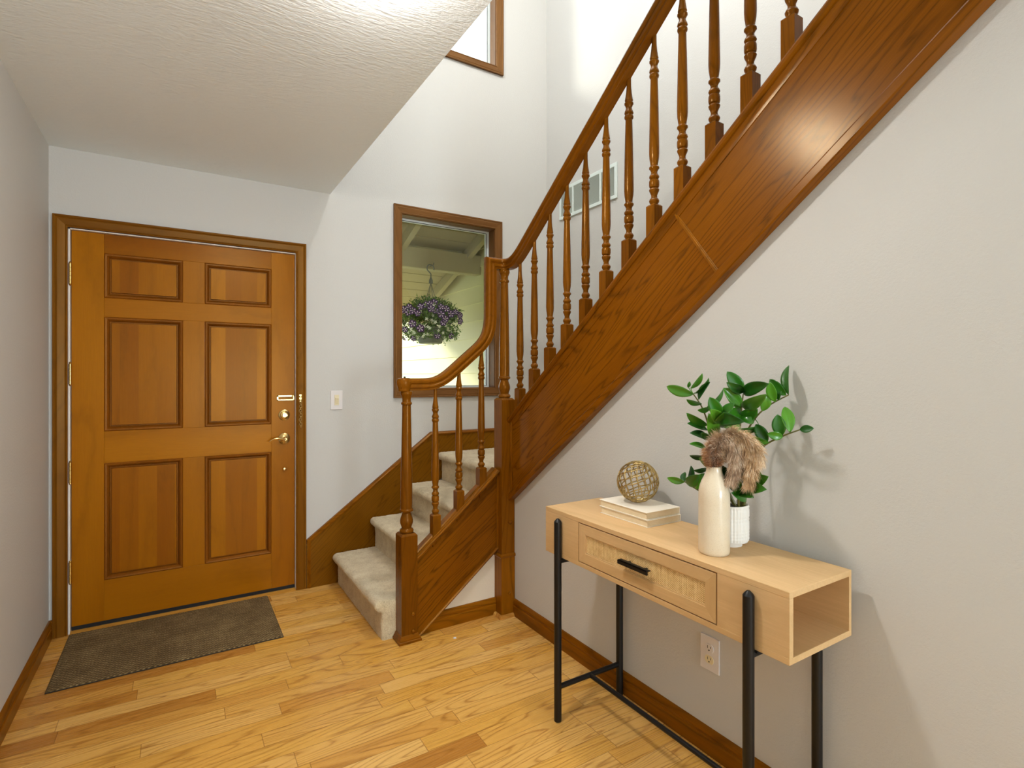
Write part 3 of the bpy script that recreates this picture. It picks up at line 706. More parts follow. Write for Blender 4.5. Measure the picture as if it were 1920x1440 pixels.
RAIL = [(-0.019, -0.030), (0.019, -0.030), (0.019, -0.021), (0.026, -0.016), (0.027, -0.008), (0.0225, -0.003), (0.0225, 0.001), (0.029, 0.008), (0.0305, 0.016), (0.027, 0.024), (0.018, 0.029), (0, 0.0305), (-0.018, 0.029), (-0.027, 0.024), (-0.0305, 0.016), (-0.029, 0.008), (-0.0225, 0.001), (-0.0225, -0.003), (-0.027, -0.008), (-0.026, -0.016), (-0.019, -0.021)]
pts = A + Bp[1:]
def seg_frame(t):
    if t.z > 0.999: return -Y, -X
    hz = V((t.x, t.y, 0)).normalized(); side = V((hz.y, -hz.x, 0)); return side, side.cross(t).normalized()
fr = []
sg = []
for i in range(len(pts) - 1):
    t = (pts[i + 1] - pts[i]).normalized(); sg.append(seg_frame(t))
for i, p in enumerate(pts):
    if i == 0: s_, n_ = sg[0]
    elif i == len(pts) - 1: s_, n_ = sg[-1]
    else: s_, n_ = mit(sg[i - 1][0], sg[i][0]), mit(sg[i - 1][1], sg[i][1])
    fr.append((p, s_, n_))
hr = MB().sweep(fr, RAIL).build('handrail', M['oak_rail'], rl, smooth=True, angle=32)
MB().lathe([(0.028, 1.222), (0.031, 1.228), (0.030, 1.234), (0.035, 1.244), (0.0385, 1.262), (0.038, 1.275), (0.034, 1.284), (0.026, 1.2875), (0.0, 1.288)], (1.490, yr, 0), 32, cap=False).build('rail_cap', M['oak_rail'], hr, smooth=True, angle=40)
tag(MB().lathe([(0.004, 0), (0.006, 0.002), (0.0055, 0.006), (0.002, 0.008)], (1.492, yr, 1.2875), 12).build('rail_bolt', M['black'], hr, smooth=True), 'small black bolt head')

# ================================================================== fittings on the walls
av = thing('air_vent', (XF, -0.494, 2.478), 'white louvred air return grille on the stairwell wall behind the upper balusters', 'air vent')
XV = XF - 0.001
fm = MB()
Yc, hw, z0v, z1v = -0.494, 0.314, 2.478, 2.715
for a in ((Yc - hw, Yc + hw, z0v, z0v + 0.024), (Yc - hw, Yc + hw, z1v - 0.024, z1v), (Yc - hw, Yc - hw + 0.022, z0v + 0.024, z1v - 0.024), (Yc + hw - 0.022, Yc + hw, z0v + 0.024, z1v - 0.024), (-0.352, -0.334, z0v + 0.024, z1v - 0.024), (-0.654, -0.636, z0v + 0.024, z1v - 0.024)):
    fm.box(XV - 0.010, XV, *a)
fm.build('vent_frame', M['vent'], av, bevel=0.0015)
for k in range(19):
    z = z0v + 0.029 + k * 0.0098
    MB().prism([(XV - 0.0095, z + 0.0066), (XV - 0.0085, z + 0.0074), (XV - 0.001, z + 0.0008), (XV - 0.002, z)], 'y', Yc - hw + 0.02, Yc + hw - 0.02).build('louvre', M['vent'], av)
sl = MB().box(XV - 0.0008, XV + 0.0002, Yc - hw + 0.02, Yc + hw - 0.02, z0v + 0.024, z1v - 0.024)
sl.build('vent_shade', M['dark'], av)  # dark sheet behind the louvres, coloured as the shade inside the duct

sw = thing('light_switch', (1.391, 0, 1.145), 'white wall switch plate with almond rocker between door and window', 'light switch')
MB().box(1.354, 1.428, -0.006, -0.0002, 1.086, 1.205).build('switch_plate', M['plate'], sw, bevel=0.002)
MB().box(1.377, 1.405, -0.0085, -0.005, 1.113, 1.178).build('switch_frame', M['almond'], sw, bevel=0.001)
MB().prism([(-0.0085, 1.119), (-0.016, 1.158), (-0.0145, 1.161), (-0.0085, 1.161)], 'x', 1.381, 1.401).build('rocker', M['almond'], sw, bevel=0.0008)

ol = thing('wall_outlet', (XR, -2.252, 0.344), 'duplex power outlet low on the wall under the console table', 'outlet')
MB().box(XR - 0.0055, XR - 0.0002, -2.290, -2.213, 0.285, 0.403).build('outlet_plate', M['plate'], ol, bevel=0.002)
def receptacle(zc_, mat):
    m = MB(); pts = []
    for k in range(28):
        a = 2 * math.pi * k / 28; u, w = 0.0175 * math.cos(a), 0.0175 * math.sin(a); w = max(-0.0135, min(0.0135, w)); pts.append((-2.2515 + u, zc_ + w))
    m.prism(pts, 'x', XR - 0.0080, XR - 0.005)
    r = m.build('receptacle', mat, ol, bevel=0.0006)
    s = MB()
    s.box(XR - 0.0084, XR - 0.0078, -2.2465, -2.2445, zc_ - 0.001, zc_ + 0.008).box(XR - 0.0084, XR - 0.0078, -2.2585, -2.2565, zc_ + 0.0, zc_ + 0.007)
    s.lathe([(0.0028, -0.0084), (0.0028, -0.0078)], (XR, -2.2515, zc_ - 0.007), 12, axis='x')
    s.build('slot', M['dark'], r)
receptacle(0.3635, M['plate']); tag(receptacle(0.3245, M['almond']) or ol.children[-1], 'yellowed almond receptacle')

# ================================================================== doormat
dm = thing('doormat', (0.535, -0.305, 0), 'brown ribbed rectangular doormat in front of the wooden door', 'doormat')
r_ = MB().box(0.0805, 0.9895, -0.5985, -0.0155, 0.0003, 0.004); r_.build('rubber_backing', M['rubber'], dm, bevel=0.002)
random.seed(8)
mm = MB(); nx, ny = 150, 96; x0, x1, y0, y1 = 0.083, 0.987, -0.596, -0.018; idx = {}
vs = []; fs = []
for j in range(ny + 1):
    for i in range(nx + 1):
        x = x0 + (x1 - x0) * i / nx; y = y0 + (y1 - y0) * j / ny
        z = 0.0078 + 0.0006 * math.sin(i * 2.1) * math.sin(j * 2.1) + 0.0012 * mnoise.noise(V((x * 90, y * 90, 0)))
        ed = min(x - x0, x1 - x, y - y0, y1 - y)
        if ed < 0.004: z = 0.0045
        if abs(x - x1 + 0.035) < 0.004 or abs(x - x1 + 0.060) < 0.004 or abs(x - x0 - 0.022) < 0.004: z -= 0.002
        vs.append((x, y, z))
for j in range(ny):
    for i in range(nx):
        a = j * (nx + 1) + i; fs.append((a, a + 1, a + nx + 2, a + nx + 1))
mm.add(vs, fs); mm.build('mat_pile', M['doormat'], dm, smooth=True)
tag(MB().add([(1.697 , -1.055, 0.0005), (1.712, -1.062, 0.0005), (1.716, -1.048, 0.002), (1.704, -1.042, 0.001), (1.706, -1.052, 0.003)], [(0, 1, 4), (1, 2, 4), (2, 3, 4), (3, 0, 4), (0, 3, 2, 1)]).build('paper_scrap', M['plate']), 'tiny white paper scrap on the floor boards near the bottom newel', 'scrap')

# ================================================================== console table
XA, XB, YA, YB_, ZT, ZBt = 1.771, 2.055, -2.729, -1.738, 0.787, 0.613
tb = thing('console_table', ((XA + XB) / 2, (YA + YB_) / 2, 0), 'pale oak console table with rattan drawer and black metal legs', 'console table')
MB().box(XA, XB, YA, YB_, ZT - 0.016, ZT).build('tabletop', M['table_y'], tb, bevel=0.0012)
MB().box(XA, XB, YA, YB_, ZBt, ZBt + 0.016).build('bottom_panel', M['table_y'], tb, bevel=0.0012)
DY0, DY1, DZ0, DZ1 = -2.524, -1.944, 0.6325, 0.7675
MB().box(XA + 0.0004, XA + 0.016, YA + 0.0003, DY0 - 0.004, ZBt + 0.016, ZT - 0.016).build('front_panel', M['table_y'], tb)
MB().box(XA + 0.0004, XA + 0.016, DY1 + 0.004, YB_ - 0.0003, ZBt + 0.016, ZT - 0.016).build('front_panel', M['table_y'], tb)
bp = MB().box(XB - 0.012, XB - 0.0004, YA + 0.0003, YB_ - 0.0003, ZBt + 0.016, ZT - 0.016).build('back_panel', M['table_y'], tb)
MB().lathe([(0.0075, -0.0006), (0.0075, 0.0006)], (XB - 0.0125, -2.60, 0.735), 16, axis='x').build('cable_hole', M['dark'], bp)
MB().box(XA + 0.016, XB - 0.012, DY0 - 0.020, DY0 - 0.005, ZBt + 0.016, ZT - 0.016).build('divider', M['table_y'], tb)
MB().box(XA + 0.016, XB - 0.012, DY1 + 0.005, DY1 + 0.020, ZBt + 0.016, ZT - 0.016).build('divider', M['table_y'], tb)
MB().box(XA + 0.015, XA + 0.03, DY0 - 0.0045, DY1 + 0.0045, ZBt + 0.0161, ZT - 0.0161).build('drawer_gap_shade', M['dark'], tb)  # dark panel stands in for the shade in the gap round the drawer
dr = thing('drawer', (0, 0, 0)); dr.parent = tb; dr.location = Vector((XA, (DY0 + DY1) / 2, 0.70)) - tb.location
def yz_frame(mb, y0, y1, z0, z1, w, xf, xb):
    """mitred flat frame facing -x"""
    o = [(y0, z0), (y1, z0), (y1, z1), (y0, z1)]; i_ = [(y0 + w, z0 + w), (y1 - w, z0 + w), (y1 - w, z1 - w), (y0 + w, z1 - w)]
    g = 0.0002
    for k in range(4):
        k2 = (k + 1) % 4; q_ = [o[k], o[k2], i_[k2], i_[k]]
        mb.add([(xf, a, b) for a, b in q_] + [(xb, a, b) for a, b in q_], [(0, 1, 2, 3), (4, 5, 6, 7), (0, 1, 5, 4), (1, 2, 6, 5), (2, 3, 7, 6), (3, 0, 4, 7)], k % 2)
M['table_z'] = wood('table_veneer_z', TL, TD, TK, axis='z', line=0.35, rings=8, rough=0.45, coat=0.0, rand=False, pore=0.5)
m = MB(); yz_frame(m, DY0, DY1, DZ0, DZ1, 0.034, XA - 0.0005, XA + 0.014)
m.build('drawer_front', [M['table_y'], M['table_z']], dr, bevel=0.0006)
m = MB(); yz_frame(m, DY0 + 0.034, DY1 - 0.034, DZ0 + 0.034, DZ1 - 0.034, 0.0035, XA + 0.0025, XA + 0.010)
m.build('bead', [M['table_y'], M['table_z']], dr)
rp = MB(); ny, nz = 8, 4
rp.box(XA + 0.0065, XA + 0.009, DY0 + 0.036, DY1 - 0.036, DZ0 + 0.036, DZ1 - 0.036).build('rattan_panel', M['rattan'], dr)
MB().box(XA - 0.024, XA - 0.018, -2.296, -2.168, 0.694, 0.707).box(XA - 0.024, XA - 0.006, -2.296, -2.168, 0.704, 0.707).box(XA - 0.02, XA + 0.0065, -2.272, -2.264, 0.697, 0.704).box(XA - 0.02, XA + 0.0065, -2.200, -2.192, 0.697, 0.704).build('drawer_handle', M['black'], dr, bevel=0.0008)
for x in (XA - 0.0142, XB + 0.0142):
    for y in (-1.836, -2.631):
        zt = 0.762 if x < XA else 0.735
        MB().lathe([(0.0105, 0.0), (0.0138, 0.003), (0.014, 0.006), (0.014, zt - 0.012), (0.011, zt - 0.007), (0.004, zt), (0.0, zt + 0.0005)], (x, y, 0), 20, cap=False).build('leg', M['black'], tb, smooth=True, angle=30)
for y in (-1.836, -2.631):
    MB().box(XA - 0.012, XB + 0.012, y - 0.009, y + 0.009, ZBt - 0.018, ZBt - 0.0005).add([(XA - 0.005, y - 0.018, ZBt - 0.0005), (XA + 0.055, y - 0.018, ZBt - 0.0005), (XA - 0.005, y + 0.018, ZBt - 0.0005), (XA + 0.055, y + 0.018, ZBt - 0.0005), (XA - 0.005, y - 0.018, ZBt - 0.004), (XA + 0.055, y - 0.018, ZBt - 0.004), (XA - 0.005, y + 0.018, ZBt - 0.004), (XA + 0.055, y + 0.018, ZBt - 0.004)], [(0, 1, 3, 2), (4, 5, 7, 6), (0, 1, 5, 4), (2, 3, 7, 6), (0, 2, 6, 4), (1, 3, 7, 5)]).build('bracket', M['black'], tb)
    MB().tube([(XA - 0.014, y, 0.128), (XB + 0.014, y, 0.128)], 0.0098, 14).build('stretcher', M['black'], tb, smooth=True)
MB().tube([(1.913, -1.836, 0.128), (1.913, -2.631, 0.128)], 0.0085, 14).build('stretcher', M['black'], tb, smooth=True)

# ================================================================== books and ornaments
def book(z0, h, dx, dy, rot, label):
    cx, cy = 1.972 + dx, -2.048 + dy
    b = thing('book', (cx, cy, z0), label, 'book', 'cream books on the console table')
    b.rotation_euler.z = 0
    X0, X1, Y0, Y1 = cx - 0.088, cx + 0.076, cy - 0.120, cy + 0.120
    cvt = 0.0022
    c = MB().box(X0, X1, Y0, Y1, z0, z0 + cvt).box(X0, X1, Y0, Y1, z0 + h - cvt, z0 + h).box(X1 - 0.003, X1, Y0, Y1, z0 + 0.001, z0 + h - 0.001)
    c.build('cover', M['cover'], b, bevel=0.0008)
    MB().box(X0 + 0.004, X1 - 0.003, Y0 + 0.004, Y1 - 0.004, z0 + cvt, z0 + h - cvt).build('pages', M['pages'], b)
book(ZT, 0.0245, 0, 0, 0, 'lower of the two cream books stacked on the console table')
book(ZT + 0.0247, 0.0255, -0.001, 0.003, 0, 'upper cream book of the stack, directly under the gold sphere')
SC = Vector((1.972, -2.035, ZT + 0.0502 + 0.0752)); SR = 0.0735
random.seed(5)
me = bpy.data.meshes.new('wire_sphere'); vs = []; es = []
rows, cols = 12, 14; ids = {}
tilt = Matrix.Rotation(math.radians(24), 3, 'X') @ Matrix.Rotation(math.radians(15), 3, 'Y')
for r in range(rows + 1):
    th_ = math.pi * (0.05 + 0.90 * r / rows); nn = cols
    for c in range(nn):
        ph = 2 * math.pi * (c + 0.5 * (r % 2)) / nn + random.uniform(-0.045, 0.045); t2 = th_ + random.uniform(-0.03, 0.03)
        ids[r, c] = len(vs); vs.append(tilt @ Vector((SR * math.sin(t2) * math.cos(ph), SR * math.sin(t2) * math.sin(ph), SR * math.cos(t2))))
sp_ = MB()
for r in range(rows):
    for c in range(cols):
        for d in ((0, -1) if r % 2 == 0 else (0, 1)):
            a, b = vs[ids[r, c]], vs[ids[r + 1, (c + d) % cols]]
            mid = (a + b) * 0.5; mid = mid.normalized() * SR
            sp_.tube([a + SC, mid + SC, b + SC], [0.0026, 0.0020, 0.0026], 6)
for k, p in enumerate(vs):
    sp_.lathe([(0.0004, -0.0027), (0.0022, -0.0016), (0.0027, 0), (0.0022, 0.0016), (0.0004, 0.0027)], tuple(p + SC), 6)
for r in (0, rows):
    sp_.tube([vs[ids[r, c % cols]] + SC for c in range(cols + 1)], 0.002, 6)
o = sp_.build('wire_sphere', M['gold'], None, smooth=True, angle=60); tag(o, 'openwork gold metal sphere resting on the stacked cream books', 'decorative sphere')

vc = (1.863, -2.448, ZT)
vz = thing('vase', vc, 'tall cream speckled bottle vase at the front of the console table', 'vase')
MB().lathe([(0.0385, 0.0), (0.0415, 0.002), (0.0432, 0.008), (0.0435, 0.06), (0.0435, 0.165), (0.0425, 0.180), (0.0395, 0.195), (0.034, 0.209), (0.0275, 0.222), (0.0232, 0.232), (0.0215, 0.240), (0.0212, 0.248), (0.0215, 0.2500), (0.0200, 0.2505), (0.0185, 0.246), (0.0185, 0.235), (0.0, 0.230)], vc, 40, cap=False).build('vase_body', M['vase'], vz, smooth=True, angle=60)
vz.children[0].name = 'vase_body'

# pampas plumes: a thin stalk with thousands of drooping hairs
def plume(pts, rad, n, ln, mats, seed, label, taper=1.0):
    random.seed(seed)
    P_ = [Vector(p) for p in pts]
    cum = [0.0]
    for i in range(len(P_) - 1): cum.append(cum[-1] + (P_[i + 1] - P_[i]).length)
    def at(s):
        s = max(0, min(cum[-1] * 0.999999, s))
        for i in range(len(P_) - 1):
            if s <= cum[i + 1]:
                t = (s - cum[i]) / (cum[i + 1] - cum[i])
                a = P_[max(i - 1, 0)]; b = P_[i]; c = P_[i + 1]; d = P_[min(i + 2, len(P_) - 1)]
                q = 0.5 * ((2 * b) + (c - a) * t + (2 * a - 5 * b + 4 * c - d) * t * t + (-a + 3 * b - 3 * c + d) * t ** 3)
                return q, (P_[i + 1] - P_[i]).normalized()
        return P_[-1], (P_[-1] - P_[-2]).normalized()
    root = thing('pampas_plume', tuple(P_[0]), label, 'dried grass', 'dried pampas in the bottle vase')
    MB().tube([at(cum[-1] * i / 14)[0] for i in range(15)], 0.0018, 6).build('stalk', M['pampas_brown'], root)
    m = MB(); 
    for k in range(n):
        s = cum[-1] * (0.10 + 0.90 * random.random()); u = s / cum[-1]
        p, t = at(s)
        r = rad * (0.45 + 0.55 * math.sin(math.pi * min(1, u * 0.9 + 0.1))) * (1 if u < 0.75 else 1 - (u - 0.75) * 2.4)
        d = Vector((random.gauss(0, 1), random.gauss(0, 1), random.gauss(0, 1))); d = d - t * d.dot(t); d.normalize()
        rr = r * random.random() ** 0.6
        b = p + d * rr * 0.35
        L = ln * random.uniform(0.6, 1.35)
        dirv = (t * 0.75 + d * 0.75 + Vector((0, 0, -0.35)) + Vector((random.gauss(0, .18), random.gauss(0, .18), random.gauss(0, .18)))).normalized()
        e1 = b + d * rr * 0.65 + dirv * L * 0.5; e2 = e1 + (dirv + Vector((0, 0, -0.5))).normalized() * L * 0.5
        w = dirv.cross(Vector((random.gauss(0, 1), random.gauss(0, 1), random.gauss(0, 1)))).normalized() * 0.00048
        m.add([b - w, b + w, e1 + w * 0.9, e1 - w * 0.9, e2], [(0, 1, 2, 3), (3, 2, 4)])
    f = m.build('plume_hair', mats, root); tag(f, kind='stuff')
plume([(1.861, -2.451, 1.030), (1.858, -2.448, 1.060), (1.860, -2.443, 1.085), (1.868, -2.446, 1.103)], 0.021, 5200, 0.016, M['pampas_brown'], 1, 'short brown furry pampas tuft right at the mouth of the vase')
plume([(1.863, -2.448, 1.030), (1.866, -2.450, 1.075), (1.872, -2.462, 1.108), (1.878, -2.484, 1.118), (1.884, -2.503, 1.100), (1.884, -2.508, 1.060), (1.880, -2.500, 1.020), (1.876, -2.494, 1.002)], 0.0165, 7500, 0.027, M['pampas_grey'], 2, 'greyish pampas plume arching over and hanging close beside the vase')
plume([(1.866, -2.447, 1.030), (1.874, -2.450, 1.080), (1.884, -2.466, 1.118), (1.894, -2.496, 1.128), (1.902, -2.525, 1.108), (1.905, -2.540, 1.070), (1.902, -2.540, 1.030), (1.898, -2.536, 0.996)], 0.0175, 8000, 0.028, M['pampas_tan'], 3, 'tan pampas plume bending farthest from the vase towards the wall')
plume([(1.866, -2.450, 1.030), (1.874, -2.458, 1.085), (1.888, -2.490, 1.122), (1.900, -2.530, 1.118), (1.908, -2.556, 1.090), (1.906, -2.560, 1.064)], 0.0150, 6000, 0.026, M['pampas_tan'], 4, 'sandy pampas plume spreading at the outer right of the bunch')

# ================================================================== ZZ plant
pc = (1.972, -2.420, ZT)
pl = thing('potted_plant', pc, 'glossy green leafy plant in a white ribbed pot, against the wall', 'potted plant')
segs = 72; vs = []; fs = []
prof = [(0.036, 0.0), (0.036, 0.010), (0.040, 0.0115), (0.0515, 0.014), (0.0535, 0.018)]
H0, H1 = 0.018, 0.122
nb = 34
for i in range(nb + 1):
    prof.append((0.0545, H0 + (H1 - H0) * i / nb))
prof += [(0.0535, 0.1245), (0.0505, 0.1245), (0.0495, 0.118), (0.049, 0.112)]
rng = []
for j, (r, h) in enumerate(prof):
    for k in range(segs * 2):
        a = math.pi * k / segs; rr = r
        if 5 <= j < 5 + nb:
            band = int((h - H0) / (H1 - H0) * 22)
            rr += 0.0010 if (k // 2) % 2 == 0 else -0.0009
            if band % 2 == 0 and band not in (8, 9, 10, 11, 16, 17, 18): rr -= 0.0013
        vs.append((pc[0] + rr * math.cos(a), pc[1] + rr * math.sin(a), pc[2] + h))
n = segs * 2
for j in range(len(prof) - 1):
    for k in range(n): fs.append((j * n + k, j * n + (k + 1) % n, (j + 1) * n + (k + 1) % n, (j + 1) * n + k))
fs.append(tuple(range(n))[::-1])
MB().add(vs, fs).build('pot', M['pot'], pl, smooth=True, angle=50)
MB().lathe([(0.0492, 0.113), (0.035, 0.116), (0.015, 0.118), (0.0, 0.1185)], pc, 30, cap=False).build('soil', M['soil'], pl, smooth=True)
STEMS=[
[(1.985,-2.431,0.898),(1.96,-2.4,0.977),(1.95,-2.373,1.057),(1.94,-2.369,1.14),(1.935,-2.349,1.199),(1.93,-2.32,1.24)],
[(1.975,-2.427,0.898),(1.95,-2.392,0.917),(1.925,-2.344,0.941),(1.905,-2.303,0.965)],
[(1.98,-2.438,0.9),(1.95,-2.408,0.996),(1.915,-2.411,1.096),(1.905,-2.436,1.157),(1.905,-2.441,1.176)],
[(1.985,-2.446,0.901),(1.98,-2.446,1.031),(1.965,-2.46,1.13),(1.96,-2.47,1.211),(1.96,-2.476,1.249)],
[(1.99,-2.449,0.901),(2.0,-2.439,1.028),(2.02,-2.443,1.119),(2.03,-2.469,1.173),(2.04,-2.504,1.21),(2.05,-2.56,1.244)],
[(1.99,-2.457,0.902),(2.0,-2.471,1.017),(2.02,-2.497,1.086),(2.035,-2.551,1.124),(2.045,-2.596,1.146)],
[(1.985,-2.453,0.902),(1.98,-2.471,0.939),(1.97,-2.499,0.983)],
[(1.96,-2.46,0.907),(1.93,-2.479,0.953),(1.92,-2.488,0.98)],
]
LEAVES=[
((1.93,-2.32,1.24),(1.89,-2.246,1.265),0.34,0.3),
((1.93,-2.307,1.259),(1.95,-2.337,1.307),0.25,0.9),
((1.93,-2.322,1.244),(1.96,-2.353,1.293),0.2,1.2),
((1.935,-2.336,1.224),(1.96,-2.359,1.28),0.25,1.0),
((1.93,-2.297,1.262),(1.93,-2.304,1.281),0.5,0.4),
((1.935,-2.347,1.212),(1.88,-2.334,1.227),0.25,0.9),
((1.94,-2.365,1.146),(1.88,-2.334,1.185),0.3,0.6),
((1.94,-2.365,1.13),(1.88,-2.337,1.152),0.25,0.9),
((1.945,-2.365,1.099),(1.89,-2.338,1.122),0.3,0.8),
((1.945,-2.361,1.067),(1.89,-2.336,1.088),0.22,0.9),
((1.95,-2.361,1.045),(1.89,-2.337,1.053),0.22,0.9),
((1.95,-2.361,1.018),(1.9,-2.363,1.046),0.4,0.7),
((1.95,-2.361,1.012),(1.9,-2.345,1.007),0.25,0.9),
((1.94,-2.373,1.197),(1.9,-2.359,1.194),0.35,0.5),
((1.94,-2.373,1.104),(1.91,-2.365,1.125),0.6,0.2),
((1.94,-2.357,1.199),(2.0,-2.376,1.259),0.16,1.1),
((1.905,-2.305,0.963),(1.87,-2.266,0.974),0.36,0.3),
((1.905,-2.305,0.963),(1.93,-2.284,0.988),0.4,0.7),
((1.91,-2.311,0.962),(1.93,-2.309,1.013),0.3,0.8),
((1.91,-2.313,0.956),(1.9,-2.367,0.997),0.6,0.1),
((1.92,-2.34,0.944),(1.93,-2.361,0.997),0.5,0.5),
((1.905,-2.441,1.176),(1.87,-2.427,1.237),0.5,0.1),
((1.905,-2.441,1.167),(1.82,-2.468,1.206),0.65,0.0),
((1.91,-2.415,1.11),(1.85,-2.439,1.191),0.42,0.3),
((1.905,-2.441,1.176),(1.83,-2.569,1.176),0.42,0.1),
((1.905,-2.441,1.176),(1.91,-2.481,1.222),0.4,0.4),
((1.91,-2.423,1.149),(1.85,-2.493,1.197),0.5,0.3),
((1.96,-2.476,1.249),(1.92,-2.449,1.312),0.5,0.1),
((1.96,-2.476,1.252),(1.89,-2.469,1.281),0.36,0.2),
((1.96,-2.469,1.208),(1.9,-2.451,1.264),0.38,0.3),
((1.96,-2.474,1.249),(1.91,-2.589,1.278),0.36,0.2),
((1.96,-2.472,1.208),(1.91,-2.583,1.25),0.42,0.3),
((1.96,-2.467,1.201),(1.95,-2.438,1.268),0.4,0.6),
((1.96,-2.467,1.195),(1.88,-2.469,1.179),0.4,0.3),
((1.96,-2.463,1.175),(1.95,-2.529,1.205),0.5,0.4),
((1.96,-2.465,1.147),(1.89,-2.46,1.15),0.45,0.4),
((1.96,-2.465,1.188),(1.95,-2.509,1.16),0.5,0.2),
((2.05,-2.56,1.244),(2.085,-2.54,1.33),0.25,0.9),
((2.05,-2.553,1.242),(2.04,-2.508,1.289),0.42,0.4),
((2.04,-2.525,1.222),(2.03,-2.514,1.281),0.42,0.4),
((2.035,-2.487,1.193),(2.03,-2.506,1.249),0.42,0.4),
((2.04,-2.535,1.227),(2.05,-2.535,1.262),0.4,0.6),
((2.03,-2.469,1.173),(2.01,-2.461,1.219),0.5,0.3),
((2.03,-2.462,1.159),(1.99,-2.457,1.174),0.5,0.3),
((2.02,-2.49,1.149),(1.99,-2.431,1.136),0.25,0.8),
((2.045,-2.596,1.146),(2.05,-2.633,1.153),0.66,0.1),
((2.04,-2.57,1.136),(2.06,-2.542,1.208),0.38,0.3),
((2.035,-2.544,1.121),(2.03,-2.539,1.187),0.55,0.1),
((2.035,-2.551,1.122),(2.0,-2.525,1.131),0.55,0.2),
((2.025,-2.51,1.103),(2.01,-2.482,1.155),0.6,0.1),
((2.02,-2.517,1.104),(1.99,-2.464,1.116),0.35,0.6),
((2.02,-2.497,1.083),(2.0,-2.482,1.111),0.5,0.4),
((2.02,-2.483,1.071),(1.99,-2.516,1.053),0.5,0.3),
((2.01,-2.479,1.049),(1.98,-2.524,1.039),0.5,0.3),
((2.0,-2.478,1.031),(1.97,-2.528,1.016),0.4,0.5),
((1.965,-2.495,0.983),(1.92,-2.581,1.023),0.62,0.1),
((1.965,-2.495,0.977),(1.9,-2.588,0.991),0.6,0.1),
((1.97,-2.481,0.951),(1.89,-2.556,0.963),0.75,0.1),
((1.97,-2.478,0.941),(1.89,-2.485,0.964),0.6,0.2),
((1.94,-2.467,0.958),(1.89,-2.499,1.016),0.6,0.2),
((1.96,-2.467,0.988),(1.92,-2.516,1.04),0.55,0.3),
((1.96,-2.46,1.003),(1.91,-2.47,1.044),0.5,0.3),
((1.97,-2.467,1.035),(1.93,-2.526,1.08),0.5,0.3),
((1.94,-2.43,0.984),(1.89,-2.445,1.039),0.5,0.3),
((1.94,-2.449,0.971),(1.89,-2.453,1.002),0.5,0.3),
]

def crom(P_, t):
    n = len(P_) - 1; s = min(t * n, n - 1e-6); i = int(s); t = s - i
    a = P_[max(i - 1, 0)]; b = P_[i]; c = P_[i + 1]; d = P_[min(i + 2, n)]
    return 0.5 * ((2 * b) + (c - a) * t + (2 * a - 5 * b + 4 * c - d) * t * t + (-a + 3 * b - 3 * c + d) * t ** 3)
stem_objs = []; stem_pts = []
for P0 in STEMS:
    P_ = [Vector(p) for p in P0]
    pts_ = [crom(P_, i / 24) for i in range(25)]
    o = MB().tube(pts_, [0.0040 - 0.0022 * i / 24 for i in range(25)], 8).build('stem', M['stem'], pl, smooth=True)
    stem_objs.append(o); stem_pts.append(pts_)
random.seed(11)
CAMV = Vector((0.545, -3.46, 1.30))
for (b, t, wr, roll) in LEAVES:
    b, t = Vector(b), Vector(t)
    best = min(((p - b).length, i, j) for i, ps in enumerate(stem_pts) for j, p in enumerate(ps))
    sp = stem_pts[best[1]][best[2]]
    ax = t - b; L = ax.length; ax.normalize()
    room = (CAMV - b).normalized()                     # leaves open towards the light of the room
    side = ax.cross(room).normalized(); nr = side.cross(ax).normalized()
    if nr.dot(room) < 0: nr = -nr
    ang = roll * 0.9 * (1 if random.random() < 0.5 else -1)
    wr = wr / max(0.45, math.cos(ang)); W = min(L * min(wr * 1.12, 0.58) * 0.5, 0.019)
    s2 = side * math.cos(ang) + nr * math.sin(ang); n2_ = nr * math.cos(ang) - side * math.sin(ang)
    if t.x > 2.08: s2 *= 0.8
    vs = []; fs = []; NL, NW = 12, 6; bend = random.uniform(0.04, 0.14)
    for i in range(NL + 1):
        u = i / NL; w = W * (math.sin(math.pi * u ** 1.02) ** 0.68) if 0 < i < NL else 0.0006
        c = b + ax * (L * u) - n2_ * (L * bend * (2 * u - 1) ** 2 - L * bend)
        for j in range(NW + 1):
            q = j / NW * 2 - 1
            vs.append(c + s2 * (w * q) + n2_ * (abs(q) ** 1.3 * w * 0.30 + 0.0006))
    for i in range(NL):
        for j in range(NW):
            a = i * (NW + 1) + j; fs.append((a, a + 1, a + NW + 2, a + NW + 1))
    vs = [Vector((min(v.x, XR - 0.003), v.y, v.z)) for v in vs]
    m = MB().add(vs, fs)
    if best[0] > 0.002: m.tube([sp, (sp + b) / 2, b + ax * 0.003], 0.0012, 6)
    lf = m.build('leaf', M['leaf'], stem_objs[best[1]], smooth=True, angle=80)
    sd = lf.modifiers.new('thickness', 'SOLIDIFY'); sd.thickness = 0.0007; sd.offset = -1

